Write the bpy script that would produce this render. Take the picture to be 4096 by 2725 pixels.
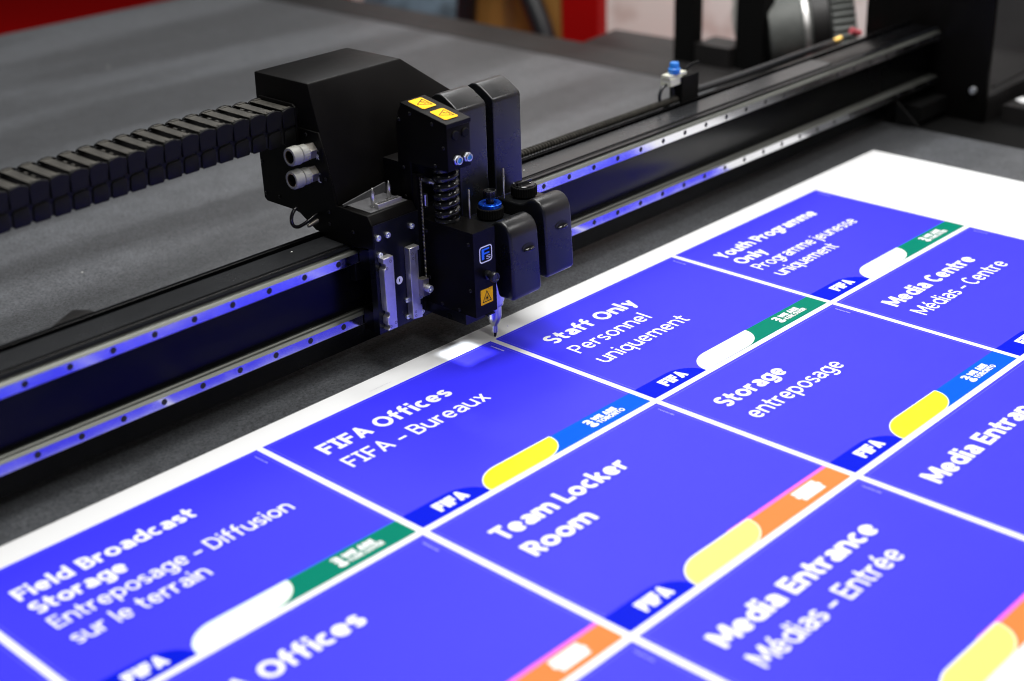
import bpy, bmesh, math, random
from mathutils import Vector, Matrix

# ------------------------------------------------------------------ clear
for o in list(bpy.data.objects):
    bpy.data.objects.remove(o)
SC = bpy.context.scene
COL = SC.collection
MM = 0.001
random.seed(7)

# ------------------------------------------------------------------ camera
cam = bpy.data.cameras.new('camera')
cam.sensor_width = 36.0
cam.lens = 52.667
cam.clip_start = 0.05
cam.clip_end = 60
cam.dof.use_dof = True
cam.dof.focus_distance = 2.17
cam.dof.aperture_fstop = 2.2
cam.dof.aperture_blades = 9
camo = bpy.data.objects.new('camera', cam)
COL.objects.link(camo)
RX = Vector((0.68559971, -0.72740004, -0.02902106))
RY = Vector((-0.32292746, -0.26815825, -0.90763925))
RZ = Vector((0.65243459, 0.63164890, -0.41874667))
m3 = Matrix((RX, -RY, -RZ)).transposed()
camo.matrix_world = Matrix.Translation((-0.98824, -1.40774, 0.91832)) @ m3.to_4x4()
SC.camera = camo

# ------------------------------------------------------------------ world (even indoor bounce)
W = bpy.data.worlds.new('World')
SC.world = W
W.use_nodes = True
bg = W.node_tree.nodes['Background']
bg.inputs[0].default_value = (0.93, 0.97, 1.0, 1)
bg.inputs[1].default_value = 0.06

# ------------------------------------------------------------------ lamps of the hall ceiling, plus added fill lamps
def area(name, loc, target, sx, sy, watts, color=(1, 1, 1)):
    l = bpy.data.lights.new(name, 'AREA')
    l.shape = 'RECTANGLE'
    l.size = sx
    l.size_y = sy
    l.energy = watts
    l.color = color
    o = bpy.data.objects.new(name, l)
    COL.objects.link(o)
    o.location = loc
    d = Vector(target) - Vector(loc)
    o.rotation_euler = d.to_track_quat('-Z', 'Y').to_euler()
    return o
area('ceiling_or_fill_lamp', (0.55, -0.15, 3.3), (0.55, -0.15, 0), 1.5, 1.0, 100, (1.0, 0.985, 0.96))
area('ceiling_or_fill_lamp', (0.45, -1.25, 3.5), (0.45, -0.1, 0), 0.9, 0.35, 24, (1.0, 0.98, 0.95))
area('ceiling_or_fill_lamp', (2.9, -2.3, 3.3), (1.0, -0.2, 0), 0.9, 0.5, 56, (1.0, 0.985, 0.97))
area('ceiling_or_fill_lamp', (-0.7, -3.0, 3.1), (0.4, 0.0, 0.1), 0.8, 0.6, 40, (1.0, 0.985, 0.97))  # added fill from behind the camera, brightens the head's front faces
area('ceiling_or_fill_lamp', (-0.6, 2.6, 3.4), (0.4, 0.9, 0), 1.6, 0.5, 38, (0.97, 0.98, 1.0))
area('ceiling_or_fill_lamp', (2.5, 2.0, 3.3), (1.6, 0.9, 0), 1.6, 0.6, 52, (0.97, 0.98, 1.0))
area('ceiling_or_fill_lamp', (1.5, 1.0, 3.2), (3.0, 1.2, 0.1), 0.8, 0.8, 48, (1.0, 0.99, 0.97))  # added fill aimed at the wall to brighten it

# ------------------------------------------------------------------ exposure
SC.view_settings.view_transform = 'Standard'
SC.view_settings.look = 'None'
SC.view_settings.exposure = -0.17
SC.view_settings.gamma = 1.0
SC.view_settings.use_curve_mapping = False

# ================================================================== materials
MATS = {}
def mat(name, base, rough=0.5, metal=0.0, spec=0.5, bump=None, mottle=None, sheen=0.0, coat=0.0,
        aniso=None, transm=0.0, emis=None):
    m = bpy.data.materials.new(name)
    m.use_nodes = True
    nt = m.node_tree
    b = nt.nodes['Principled BSDF']
    b.inputs['Base Color'].default_value = (*base, 1)
    b.inputs['Roughness'].default_value = rough
    b.inputs['Metallic'].default_value = metal
    b.inputs['Specular IOR Level'].default_value = spec
    b.inputs['Sheen Weight'].default_value = sheen
    b.inputs['Sheen Roughness'].default_value = 0.5
    b.inputs['Coat Weight'].default_value = coat
    b.inputs['Transmission Weight'].default_value = transm
    if emis:
        b.inputs['Emission Color'].default_value = (*emis[0], 1)
        b.inputs['Emission Strength'].default_value = emis[1]
    tc = nt.nodes.new('ShaderNodeTexCoord')
    if mottle:                                  # (scale, amount[, roughness amount])
        n = nt.nodes.new('ShaderNodeTexNoise')
        n.inputs['Scale'].default_value = mottle[0]
        n.inputs['Detail'].default_value = 6
        n.inputs['Roughness'].default_value = 0.65
        nt.links.new(tc.outputs['Object'], n.inputs['Vector'])
        mx = nt.nodes.new('ShaderNodeMixRGB')
        mx.blend_type = 'MULTIPLY'
        mx.inputs[0].default_value = 1.0
        mx.inputs[1].default_value = (*base, 1)
        mr = nt.nodes.new('ShaderNodeMapRange')
        mr.inputs['From Min'].default_value = 0.3
        mr.inputs['From Max'].default_value = 0.7
        mr.inputs['To Min'].default_value = 1 - mottle[1]
        mr.inputs['To Max'].default_value = 1 + mottle[1]
        nt.links.new(n.outputs['Fac'], mr.inputs['Value'])
        nt.links.new(mr.outputs['Result'], mx.inputs[2])
        nt.links.new(mx.outputs[0], b.inputs['Base Color'])
        if len(mottle) > 2:
            rr = nt.nodes.new('ShaderNodeMapRange')
            rr.inputs['From Min'].default_value = 0.3
            rr.inputs['From Max'].default_value = 0.7
            rr.inputs['To Min'].default_value = max(0.03, rough - mottle[2])
            rr.inputs['To Max'].default_value = min(1, rough + mottle[2])
            nt.links.new(n.outputs['Fac'], rr.inputs['Value'])
            nt.links.new(rr.outputs['Result'], b.inputs['Roughness'])
    if bump:                                    # (scale, strength, distance)
        n2 = nt.nodes.new('ShaderNodeTexNoise')
        n2.inputs['Scale'].default_value = bump[0]
        n2.inputs['Detail'].default_value = 4
        nt.links.new(tc.outputs['Object'], n2.inputs['Vector'])
        bp = nt.nodes.new('ShaderNodeBump')
        bp.inputs['Strength'].default_value = bump[1]
        bp.inputs['Distance'].default_value = bump[2]
        nt.links.new(n2.outputs['Fac'], bp.inputs['Height'])
        nt.links.new(bp.outputs['Normal'], b.inputs['Normal'])
    MATS[name] = m
    return m

POWDER = mat('black_powder_coat', (0.0030, 0.0027, 0.0026), 0.42, spec=0.09, bump=(1500, 0.12, 0.0002), mottle=(9, 0.25, 0.07))
PLATE = mat('black_anodised_plate', (0.004, 0.0045, 0.006), 0.30, spec=0.3, mottle=(14, 0.3, 0.06))
PLASTIC = mat('black_moulded_plastic', (0.0065, 0.007, 0.008), 0.29, spec=0.45, bump=(1800, 0.3, 0.0003), mottle=(20, 0.2, 0.05))
GLOSSBLK = mat('glossy_black_rubber', (0.008, 0.008, 0.009), 0.14)
MATTEBLK = mat('matte_black', (0.003, 0.003, 0.003), 0.6, spec=0.12)
DARKHOLE = mat('dark_hole', (0.004, 0.004, 0.005), 0.6)
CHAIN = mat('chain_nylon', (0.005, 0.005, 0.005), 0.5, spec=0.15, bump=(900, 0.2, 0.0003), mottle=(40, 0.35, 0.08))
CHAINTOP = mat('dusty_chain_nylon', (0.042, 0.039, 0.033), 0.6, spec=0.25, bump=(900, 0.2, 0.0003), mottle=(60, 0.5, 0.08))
BEAM = mat('black_anodised_beam', (0.002, 0.002, 0.0024), 0.25, spec=0.16, mottle=(5, 0.25, 0.05))
STRIP = mat('grey_cover_strip', (0.022, 0.023, 0.025), 0.25, spec=0.4, mottle=(7, 0.2, 0.06))
RAIL = mat('ground_steel_rail', (0.66, 0.66, 0.68), 0.15, metal=1.0, mottle=(18, 0.06, 0.05))
RAILTOP = mat('darkened_rail_top', (0.145, 0.15, 0.138), 0.5, metal=1.0, mottle=(12, 0.1, 0.06))  # rail steel darkened in colour so top and chamfers reflect less light
STEEL = mat('bright_steel', (0.62, 0.62, 0.62), 0.31, metal=1.0, mottle=(60, 0.08, 0.05))
ZINC = mat('zinc_screw', (0.78, 0.81, 0.85), 0.36, metal=0.9)
BLKSCREW = mat('black_screw', (0.02, 0.02, 0.02), 0.32, metal=0.6)
ALU = mat('satin_aluminium', (0.60, 0.59, 0.58), 0.38, metal=0.85, mottle=(90, 0.10, 0.06), bump=(700, 0.1, 0.0002))
GLANDG = mat('grey_gland_plastic', (0.27, 0.27, 0.245), 0.48, mottle=(60, 0.12))
NICKEL = mat('dull_nickel', (0.30, 0.28, 0.25), 0.42, metal=0.9, mottle=(70, 0.2, 0.08))
BRASSRING = mat('warm_metal_ring', (0.55, 0.42, 0.32), 0.2, metal=1.0)
BLUEANO = mat('blue_anodised', (0.010, 0.10, 0.75), 0.22, metal=0.75)
YELLOW = mat('yellow_sticker', (0.98, 0.50, 0.0), 0.4, spec=0.08, mottle=(60, 0.05))
BLACKINK = mat('black_print', (0.006, 0.005, 0.004), 0.5, spec=0.1)
WHITEINK = mat('white_print', (0.82, 0.83, 0.84), 0.4)
WHITESTK = mat('white_sticker', (0.84, 0.85, 0.87), 0.45)
LOGOBLUE = mat('logo_blue', (0.01, 0.16, 0.80), 0.4)
LOGOGREY = mat('logo_grey', (0.45, 0.46, 0.48), 0.4)
CONNBLUE = mat('blue_socket', (0.02, 0.22, 0.55), 0.4, mottle=(500, 0.5))
VALVEBLUE = mat('blue_push_fitting', (0.02, 0.19, 0.62), 0.35)
IVORY = mat('ivory_plastic', (0.62, 0.62, 0.50), 0.45)
GREYPLATE = mat('grey_galvanised_lip', (0.075, 0.075, 0.08), 0.5, mottle=(120, 0.25, 0.08))
# printed sheet
PAPER = mat('white_board', (0.80, 0.81, 0.82), 0.38, mottle=(3, 0.015))
INKBLUE = mat('violet_blue_print', (0.036, 0.030, 0.86), 0.5, spec=0.17, mottle=(4, 0.04))
INKEDGE = mat('pale_blue_trim_line', (0.13, 0.13, 0.95), 0.36, spec=0.3)
INKNAVY = mat('deep_blue_print', (0.0, 0.008, 0.56), 0.5, spec=0.03)
INKGREEN = mat('green_print', (0.0, 0.175, 0.115), 0.5, spec=0.03)
INKROYAL = mat('royal_blue_print', (0.0, 0.09, 0.95), 0.5, spec=0.03)
INKORANGE = mat('orange_print', (0.92, 0.20, 0.05), 0.5, spec=0.06)
INKPINK = mat('pink_print', (0.90, 0.13, 0.62), 0.36, spec=0.12)
INKYELLOW = mat('yellow_print', (0.90, 0.88, 0.012), 0.36, spec=0.12)
INKPALEY = mat('pale_yellow_print', (0.92, 0.84, 0.17), 0.36, spec=0.12)
INKMINT = mat('mint_white_print', (0.72, 0.83, 0.76), 0.36, spec=0.3)
INKFAINT = mat('faint_code_print', (0.55, 0.56, 0.95), 0.35)
INKGREY = mat('grey_margin_print', (0.45, 0.46, 0.55), 0.4)
# room
DARKMETAL = mat('dark_table_metal', (0.010, 0.009, 0.009), 0.5, spec=0.35, mottle=(6, 0.3, 0.08))
REDCARPET = mat('red_carpet', (0.50, 0.001, 0.001), 0.9, spec=0.05, mottle=(30, 0.15))
CARDBOARD = mat('cardboard', (0.31, 0.150, 0.036), 0.75, spec=0.2, mottle=(5, 0.12))
REDBOX = mat('red_painted_case', (0.34, 0.002, 0.002), 0.5, spec=0.2)
DENIM = mat('blue_grey_cloth', (0.07, 0.10, 0.13), 0.8, mottle=(14, 0.5))
RAG = mat('white_cloth', (0.50, 0.49, 0.46), 0.8, mottle=(10, 0.2))
DUCTM = mat('aluminium_duct', (0.10, 0.105, 0.10), 0.55, metal=0.45, mottle=(12, 0.35, 0.1))
CABINET = mat('dark_grey_cabinet', (0.035, 0.035, 0.036), 0.5, mottle=(4, 0.3))
PINK = mat('pink_plastic', (0.55, 0.10, 0.12), 0.4)
BRASS = mat('brass', (0.75, 0.48, 0.12), 0.3, metal=0.8)
SCRAP = mat('white_scrap', (0.75, 0.75, 0.70), 0.6)
HOSE = mat('black_hose', (0.010, 0.011, 0.013), 0.4)

def wall_mat():
    m = mat('stained_white_wall', (0.86, 0.84, 0.83), 0.8)
    nt = m.node_tree
    b = nt.nodes['Principled BSDF']
    tc = nt.nodes.new('ShaderNodeTexCoord')
    n = nt.nodes.new('ShaderNodeTexNoise')
    n.inputs['Scale'].default_value = 7
    n.inputs['Detail'].default_value = 3
    r = nt.nodes.new('ShaderNodeValToRGB')
    r.color_ramp.elements[0].position = 0.33
    r.color_ramp.elements[0].color = (0.70, 0.63, 0.60, 1)
    r.color_ramp.elements[1].position = 0.46
    r.color_ramp.elements[1].color = (0.86, 0.84, 0.82, 1)
    nt.links.new(tc.outputs['Object'], n.inputs['Vector'])
    nt.links.new(n.outputs['Fac'], r.inputs['Fac'])
    nt.links.new(r.outputs['Color'], b.inputs['Base Color'])
    return m
WALL = wall_mat()

def felt_mat():
    m = bpy.data.materials.new('grey_felt')
    m.use_nodes = True
    nt = m.node_tree
    b = nt.nodes['Principled BSDF']
    b.inputs['Roughness'].default_value = 0.46
    b.inputs['Specular IOR Level'].default_value = 0.8
    b.inputs['Sheen Weight'].default_value = 0.16
    tc = nt.nodes.new('ShaderNodeTexCoord')
    def noise(scale, detail, vec=None, rough=0.6):
        n = nt.nodes.new('ShaderNodeTexNoise')
        n.inputs['Scale'].default_value = scale
        n.inputs['Detail'].default_value = detail
        n.inputs['Roughness'].default_value = rough
        nt.links.new(vec or tc.outputs['Object'], n.inputs['Vector'])
        return n.outputs['Fac']
    def rng(v, a, b_, c, d):
        r = nt.nodes.new('ShaderNodeMapRange')
        r.inputs['From Min'].default_value = a
        r.inputs['From Max'].default_value = b_
        r.inputs['To Min'].default_value = c
        r.inputs['To Max'].default_value = d
        nt.links.new(v, r.inputs['Value'])
        return r.outputs['Result']
    def mul(a, b_):
        x = nt.nodes.new('ShaderNodeMath')
        x.operation = 'MULTIPLY'
        nt.links.new(a, x.inputs[0])
        nt.links.new(b_, x.inputs[1])
        return x.outputs[0]
    mp = nt.nodes.new('ShaderNodeMapping')          # soft shadow bands put into the felt's colour and specular, along the beam
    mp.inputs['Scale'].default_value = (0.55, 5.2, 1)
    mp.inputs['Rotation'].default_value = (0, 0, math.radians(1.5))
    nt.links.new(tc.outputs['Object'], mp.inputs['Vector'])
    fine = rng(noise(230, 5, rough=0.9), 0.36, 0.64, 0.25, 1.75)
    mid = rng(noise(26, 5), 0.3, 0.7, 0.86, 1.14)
    shadow_band = rng(noise(1.0, 2, mp.outputs['Vector'], 0.45), 0.43, 0.57, 0.58, 1.14)
    v = mul(mul(fine, mid), shadow_band)
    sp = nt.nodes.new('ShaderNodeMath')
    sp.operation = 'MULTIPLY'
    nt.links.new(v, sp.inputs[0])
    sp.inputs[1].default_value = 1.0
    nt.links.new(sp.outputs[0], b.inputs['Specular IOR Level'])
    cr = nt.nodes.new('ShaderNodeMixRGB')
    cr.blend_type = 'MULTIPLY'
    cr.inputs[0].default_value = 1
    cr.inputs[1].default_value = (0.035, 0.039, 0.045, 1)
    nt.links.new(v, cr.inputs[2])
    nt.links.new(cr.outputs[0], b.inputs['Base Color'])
    bp = nt.nodes.new('ShaderNodeBump')
    bp.inputs['Strength'].default_value = 0.35
    bp.inputs['Distance'].default_value = 0.0012
    nt.links.new(noise(260, 4, rough=0.8), bp.inputs['Height'])
    nt.links.new(bp.outputs['Normal'], b.inputs['Normal'])
    return m
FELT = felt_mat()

# ================================================================== mesh helpers (millimetres)
class MB:
    def __init__(self, origin=(0, 0, 0)):
        self.bm = bmesh.new()
        self.o = Vector(origin)
    def _v(self, p):
        return self.bm.verts.new((Vector(p) - self.o) * MM)
    def _bevel(self, faces, w, seg=2, ang=25):
        es = set()
        for f in faces:
            for e in f.edges:
                if len(e.link_faces) == 2 and e.calc_face_angle(0) > math.radians(ang):
                    es.add(e)
        if es:
            bmesh.ops.bevel(self.bm, geom=list(es), offset=w * MM, segments=seg, affect='EDGES', profile=0.5, clamp_overlap=True)
    def box(self, x0, x1, y0, y1, z0, z1, bev=0, seg=2, mi=0):
        vs = [self._v(p) for p in ((x0, y0, z0), (x1, y0, z0), (x1, y1, z0), (x0, y1, z0),
                                   (x0, y0, z1), (x1, y0, z1), (x1, y1, z1), (x0, y1, z1))]
        fs = [self.bm.faces.new([vs[i] for i in q]) for q in
              ((3, 2, 1, 0), (4, 5, 6, 7), (0, 1, 5, 4), (1, 2, 6, 5), (2, 3, 7, 6), (3, 0, 4, 7))]
        for f in fs:
            f.material_index = mi
        if bev:
            self._bevel(fs, bev, seg)
        return self
    def prism(self, poly, axis, a, b, bev=0, seg=2, ang=25, mi=0):
        # poly: 2D points; axis X -> (y,z), Y -> (x,z), Z -> (x,y)
        def mk(p, t):
            return {'X': (t, p[0], p[1]), 'Y': (p[0], t, p[1]), 'Z': (p[0], p[1], t)}[axis]
        va = [self._v(mk(p, a)) for p in poly]
        vb = [self._v(mk(p, b)) for p in poly]
        n = len(poly)
        fs = [self.bm.faces.new(va), self.bm.faces.new(vb[::-1])]
        for i in range(n):
            j = (i + 1) % n
            fs.append(self.bm.faces.new((va[j], va[i], vb[i], vb[j])))
        bmesh.ops.recalc_face_normals(self.bm, faces=fs)
        for f in fs:
            f.material_index = mi
        if bev:
            self._bevel(fs, bev, seg, ang)
        return self
    def flat(self, poly, z, mi=0):
        f = self.bm.faces.new([self._v((p[0], p[1], z)) for p in poly])
        f.normal_update()
        if f.normal.z < 0:
            f.normal_flip()
        f.material_index = mi
        return self
    def lathe(self, prof, base, axis=(0, 0, 1), n=28, ridge=None, mi=0, cap=True):
        # prof: [(r, t)] along axis from base
        ax = Vector(axis).normalized()
        u = ax.orthogonal().normalized()
        w = ax.cross(u)
        rings = []
        for r, t in prof:
            ring = []
            for i in range(n):
                a = 2 * math.pi * i / n
                rr = r
                if ridge and i % 2 and r > ridge[0]:
                    rr = r - ridge[1]
                p = Vector(base) + ax * t + (u * math.cos(a) + w * math.sin(a)) * max(rr, 0.02)
                ring.append(self._v(p))
            rings.append(ring)
        fs = []
        for k in range(len(rings) - 1):
            for i in range(n):
                j = (i + 1) % n
                fs.append(self.bm.faces.new((rings[k][i], rings[k][j], rings[k + 1][j], rings[k + 1][i])))
        if cap:
            fs.append(self.bm.faces.new(rings[0][::-1]))
            fs.append(self.bm.faces.new(rings[-1]))
        bmesh.ops.recalc_face_normals(self.bm, faces=fs)
        for f in fs:
            f.material_index = mi
        return self
    def tube(self, pts, r, n=10, mi=0, closed=False):
        pts = [Vector(p) for p in pts]
        rings = []
        prev = None
        N = len(pts)
        for k, p in enumerate(pts):
            if closed:
                t = (pts[(k + 1) % N] - pts[k - 1]).normalized()
            else:
                t = (pts[min(k + 1, N - 1)] - pts[max(k - 1, 0)]).normalized()
            if prev is None:
                u = t.orthogonal().normalized()
            else:
                u = (prev - t * prev.dot(t)).normalized()
            prev = u
            w = t.cross(u)
            rr = r[k] if isinstance(r, (list, tuple)) else r
            rings.append([self._v(p + (u * math.cos(2 * math.pi * i / n) + w * math.sin(2 * math.pi * i / n)) * rr) for i in range(n)])
        fs = []
        for k in range(N if closed else N - 1):
            a, b = rings[k], rings[(k + 1) % N]
            for i in range(n):
                j = (i + 1) % n
                fs.append(self.bm.faces.new((a[i], a[j], b[j], b[i])))
        if not closed:
            fs.append(self.bm.faces.new(rings[0][::-1]))
            fs.append(self.bm.faces.new(rings[-1]))
        bmesh.ops.recalc_face_normals(self.bm, faces=fs)
        for f in fs:
            f.material_index = mi
        return self
    def mesh(self, name, mats, smooth=38):
        me = bpy.data.meshes.new(name)
        self.bm.normal_update()
        self.bm.to_mesh(me)
        self.bm.free()
        for m in (mats if isinstance(mats, (list, tuple)) else [mats]):
            me.materials.append(m)
        if smooth:
            me.polygons.foreach_set('use_smooth', [True] * len(me.polygons))
            me.set_sharp_from_angle(angle=math.radians(smooth))
        me.update()
        return me

def link(name, me, parent=None, loc=(0, 0, 0)):
    o = bpy.data.objects.new(name, me)
    COL.objects.link(o)
    o.location = Vector(loc) * MM
    if parent is not None:
        o.parent = parent
    return o
def tag(o, label=None, cat=None, group=None, kind=None):
    for k, v in (('label', label), ('category', cat), ('group', group), ('kind', kind)):
        if v:
            o[k] = v
    return o
def thing(name, label, cat, loc, group=None):
    o = bpy.data.objects.new(name, None)
    o.empty_display_size = 0.02
    COL.objects.link(o)
    o.location = Vector(loc) * MM
    return tag(o, label, cat, group)

def bez(p0, p1, p2, p3, n=14):
    out = []
    for i in range(n + 1):
        t = i / n
        out.append(Vector(p0) * (1 - t) ** 3 + Vector(p1) * 3 * t * (1 - t) ** 2 + Vector(p2) * 3 * t * t * (1 - t) + Vector(p3) * t ** 3)
    return out

# ------------------------------------------------------------------ lettering
def text_bm(txt):
    cu = bpy.data.curves.new('lettering', 'FONT')
    cu.body = txt
    cu.size = 1.0
    cu.resolution_u = 5
    ob = bpy.data.objects.new('lettering', cu)
    COL.objects.link(ob)
    dg = bpy.context.evaluated_depsgraph_get()
    me = bpy.data.meshes.new_from_object(ob.evaluated_get(dg))
    bpy.data.objects.remove(ob)
    bpy.data.curves.remove(cu)
    return me
_cap = []
def capheight():
    if not _cap:
        me = text_bm('H')
        ys = [v.co.y for v in me.vertices]
        _cap.append((min(ys), max(ys) - min(ys)))
        bpy.data.meshes.remove(me)
    return _cap[0]
def lettering(lines, material, frame, bold):
    """lines: (text, u0, u1, baseline_v, cap[, bold]) in frame units (mm); frame(u, v, lift) -> mm offset.
    Heavier weights lay slightly shifted copies of the glyphs over each other, like a thicker ink spread."""
    bm = bmesh.new()
    for txt, u0, u1, vb, cap, *rest in lines:
        bd = rest[0] if rest else bold
        me0 = text_bm(txt)
        y0, ch = capheight()
        xs = [v.co.x for v in me0.vertices]
        x0, x1 = min(xs) - bd, max(xs) + bd
        sy = cap / (ch + 2 * bd)
        sx = (u1 - u0) / (x1 - x0) if u1 else sy
        shifts = [(0, 0)] if bd <= 0 else [(bd * math.cos(2 * math.pi * k / 10), bd * math.sin(2 * math.pi * k / 10)) for k in range(10)]
        for k, (dx, dy) in enumerate(shifts):
            me = me0.copy()
            for v in me.vertices:
                p = Vector(frame(u0 + (v.co.x + dx - x0) * sx, vb - (v.co.y + dy - y0 + bd) * sy, 0.02 * k))
                v.co = p * MM
            bm.from_mesh(me)
            bpy.data.meshes.remove(me)
        bpy.data.meshes.remove(me0)
    bmesh.ops.recalc_face_normals(bm, faces=bm.faces)
    me = bpy.data.meshes.new('lettering')
    bm.to_mesh(me)
    bm.free()
    me.materials.append(material)
    return me

# ------------------------------------------------------------------ drawn sign lettering (humanist sans, built stroke by stroke)
XH = 0.735
def ell(cx, cy, rx, ry, a0, a1, n=None):
    n = n or max(4, int(abs(a1 - a0) / 11))
    return [(cx + rx * math.cos(math.radians(a0 + (a1 - a0) * i / n)), cy + ry * math.sin(math.radians(a0 + (a1 - a0) * i / n))) for i in range(n + 1)]
def glyph(ch, w, plain=False):
    h = w / 2
    g = w - 0.12                                     # extra width for heavier weights
    X = XH
    o = 0.012
    def W(a):
        return a + g * 0.55
    def bowl(wd, x0=0.0):
        return ell(x0 + wd / 2, X / 2, wd / 2 - h, X / 2 - h + o, 0, 360, 34)
    if ch == ' ':
        return [], 0.30
    if ch == 'o':
        wd = W(.68); return [bowl(wd)], wd
    if ch in 'eé':
        wd = W(.63)
        s = [ell(wd / 2, X / 2, wd / 2 - h, X / 2 - h + o, 4, 318), [(h * .6, X * .50), (wd - h * .9, X * .50)]]
        if ch == 'é':
            s.append([(wd * .42, X + .07), (wd * .66, X + .30)])
        return s, wd
    if ch == 'c':
        wd = W(.54); return [ell(wd * .56, X / 2, wd * .56 - h, X / 2 - h + o, 52, 308)], wd
    if ch == 's':
        wd = W(.49); r = (X - w) / 4 + o / 2
        return [ell(wd / 2, X - h - r + o, wd / 2 - h * .9, r, 28, 270) + ell(wd / 2, h + r - o, wd / 2 - h * .9, r, 90, -152)[1:]], wd
    if ch == 'a':
        wd = W(.58); t = .25
        return [[(wd - h, 0)] + ell(wd / 2 + .01, X - t, wd / 2 - h - .01, t - h + o, 0, 148),
                [(wd - h, X * .57), (wd * .47, X * .56)] + ell(wd * .40, X * .28, wd * .40 - h, X * .28 - h + o, 100, 275) + [(wd * .62, h + .02), (wd - h, X * .27)]], wd
    if ch in 'dgqb p'.replace(' ', ''):
        wd = W(.66)
        s = [bowl(wd - .01)]
        if ch == 'd': s.append([(wd - h, 0), (wd - h, 1.06)])
        if ch == 'q': s.append([(wd - h, X), (wd - h, -.29)])
        if ch == 'b': s.append([(h, 0), (h, 1.06)])
        if ch == 'p': s.append([(h, X), (h, -.29)])
        if ch == 'g': s.append([(wd - h, X)] + ell(wd / 2, -.04, wd / 2 - h, .26 - h, 0, -152))
        return s, wd
    if ch in 'nhu':
        wd = W(.63); r = wd / 2 - h
        if ch == 'u':
            return [[(h, X)] + ell(wd / 2, r + h, r, r + o, 180, 360), [(wd - h, X), (wd - h, 0)]], wd
        return [[(h, 0), (h, X if ch == 'n' else 1.06)], [(h, X - r - h)] + ell(wd / 2, X - r - h, r, r + o, 180, 0) + [(wd - h, 0)]], wd
    if ch == 'm':
        wd = W(.98) + g * .35; q = (wd - w) / 2; r = q / 2
        return [[(h, 0), (h, X)], [(h, X - r - h)] + ell(h + r, X - r - h, r, r + o, 180, 0) + [(h + q, 0)],
                [(h + q, X - r - h)] + ell(h + q + r, X - r - h, r, r + o, 180, 0) + [(wd - h, 0)]], wd
    if ch == 'r':
        wd = W(.42); return [[(h, 0), (h, X)], [(h, X - .30)] + ell(wd * .80, X - .30, wd * .80 - h, .30 - h + o, 180, 76)], wd
    if ch == 't':
        wd = W(.44); x = wd * .38
        return [[(x, .98), (x, .22)] + ell(x + .16, .20, .16, .20 - h + o, 180, 285)[1:], [(0, X - h), (wd, X - h)]], wd
    if ch == 'f':
        wd = W(.44); x = wd * .40
        return [[(x, 0), (x, .82)] + ell(x + .17, .84, .17, .24 - h, 180, 78)[1:], [(0, X - h), (wd - .02, X - h)]], wd
    if ch in 'ij':
        wd = w + .03; x = wd / 2
        dot = [(x - w * .54, X + .21), (x + w * .54, X + .21)]
        if ch == 'i':
            return [[(x, 0), (x, X)], dot], wd
        return [[(x, X), (x, -.12)] + ell(x - .15, -.12, .15, .17 - h * .5, 0, -80)[1:], dot], wd
    if ch == 'l':
        wd = w + .03; return [[(wd / 2, 0), (wd / 2, 1.06)]], wd
    if ch == 'k':
        wd = W(.60); return [[(h, 0), (h, 1.06)], [(h, .27), (wd - h * 1.3, X)], [(wd * .40, .40), (wd - h * .9, 0)]], wd
    if ch == 'x':
        wd = W(.60); return [[(h * 1.1, 0), (wd - h * 1.1, X)], [(h * 1.1, X), (wd - h * 1.1, 0)]], wd
    if ch == 'y':
        wd = W(.62); return [[(h * 1.1, X), (wd * .5, .05)], [(wd - h * 1.1, X), (wd * .42, -.10)] + ell(wd * .20, -.10, wd * .22, .19 - h, 0, -80)[1:]], wd
    if ch == 'F':
        wd = W(.54); return [[(h, 0), (h, 1)], [(h, 1 - h), (wd, 1 - h)], [(h, .50), (wd - .05, .50)]], wd
    if ch == 'E':
        wd = W(.56); return [[(h, 0), (h, 1)], [(h, 1 - h), (wd, 1 - h)], [(h, .51), (wd - .04, .51)], [(h, h), (wd, h)]], wd
    if ch == 'I':
        if plain:
            return [[(h, 0), (h, 1)]], w
        wd = W(.40); return [[(wd / 2, 0), (wd / 2, 1)], [(0, 1 - h * .85), (wd, 1 - h * .85)], [(0, h * .85), (wd, h * .85)]], wd
    if ch == 'L':
        wd = W(.52); return [[(h, 0), (h, 1)], [(h, h), (wd, h)]], wd
    if ch == 'T':
        wd = W(.60); return [[(wd / 2, 0), (wd / 2, 1)], [(0, 1 - h), (wd, 1 - h)]], wd
    if ch == 'A':
        wd = W(.74); return [[(h * 1.05, 0), (wd / 2, 1 - h * .7)], [(wd - h * 1.05, 0), (wd / 2, 1 - h * .7)], [(wd / 2 - h * .9, 1 - h * .8), (wd / 2 + h * .9, 1 - h * .8)], [(wd * .22, .30), (wd * .78, .30)]], wd
    if ch == 'V':
        wd = W(.72); return [[(h * 1.05, 1), (wd / 2, h * .7)], [(wd - h * 1.05, 1), (wd / 2, h * .7)], [(wd / 2 - h * .9, h * .8), (wd / 2 + h * .9, h * .8)]], wd
    if ch == 'Y':
        wd = W(.68); return [[(h * 1.05, 1), (wd / 2, .42)], [(wd - h * 1.05, 1), (wd / 2, .42)], [(wd / 2, .50), (wd / 2, 0)]], wd
    if ch == 'M':
        wd = W(.90); return [[(h, 0), (h, 1)], [(wd - h, 0), (wd - h, 1)], [(h * 1.2, 1), (wd / 2, .20)], [(wd - h * 1.2, 1), (wd / 2, .20)]], wd
    if ch == 'N':
        wd = W(.72); return [[(h, 0), (h, 1)], [(wd - h, 0), (wd - h, 1)], [(h * 1.2, 1), (wd - h * 1.2, 0)]], wd
    if ch == 'W':
        wd = W(1.04); return [[(h, 1), (wd * .27, h * .6)], [(wd * .27, h * .6), (wd / 2, .86)], [(wd / 2, .86), (wd * .73, h * .6)], [(wd * .73, h * .6), (wd - h, 1)]], wd
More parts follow.
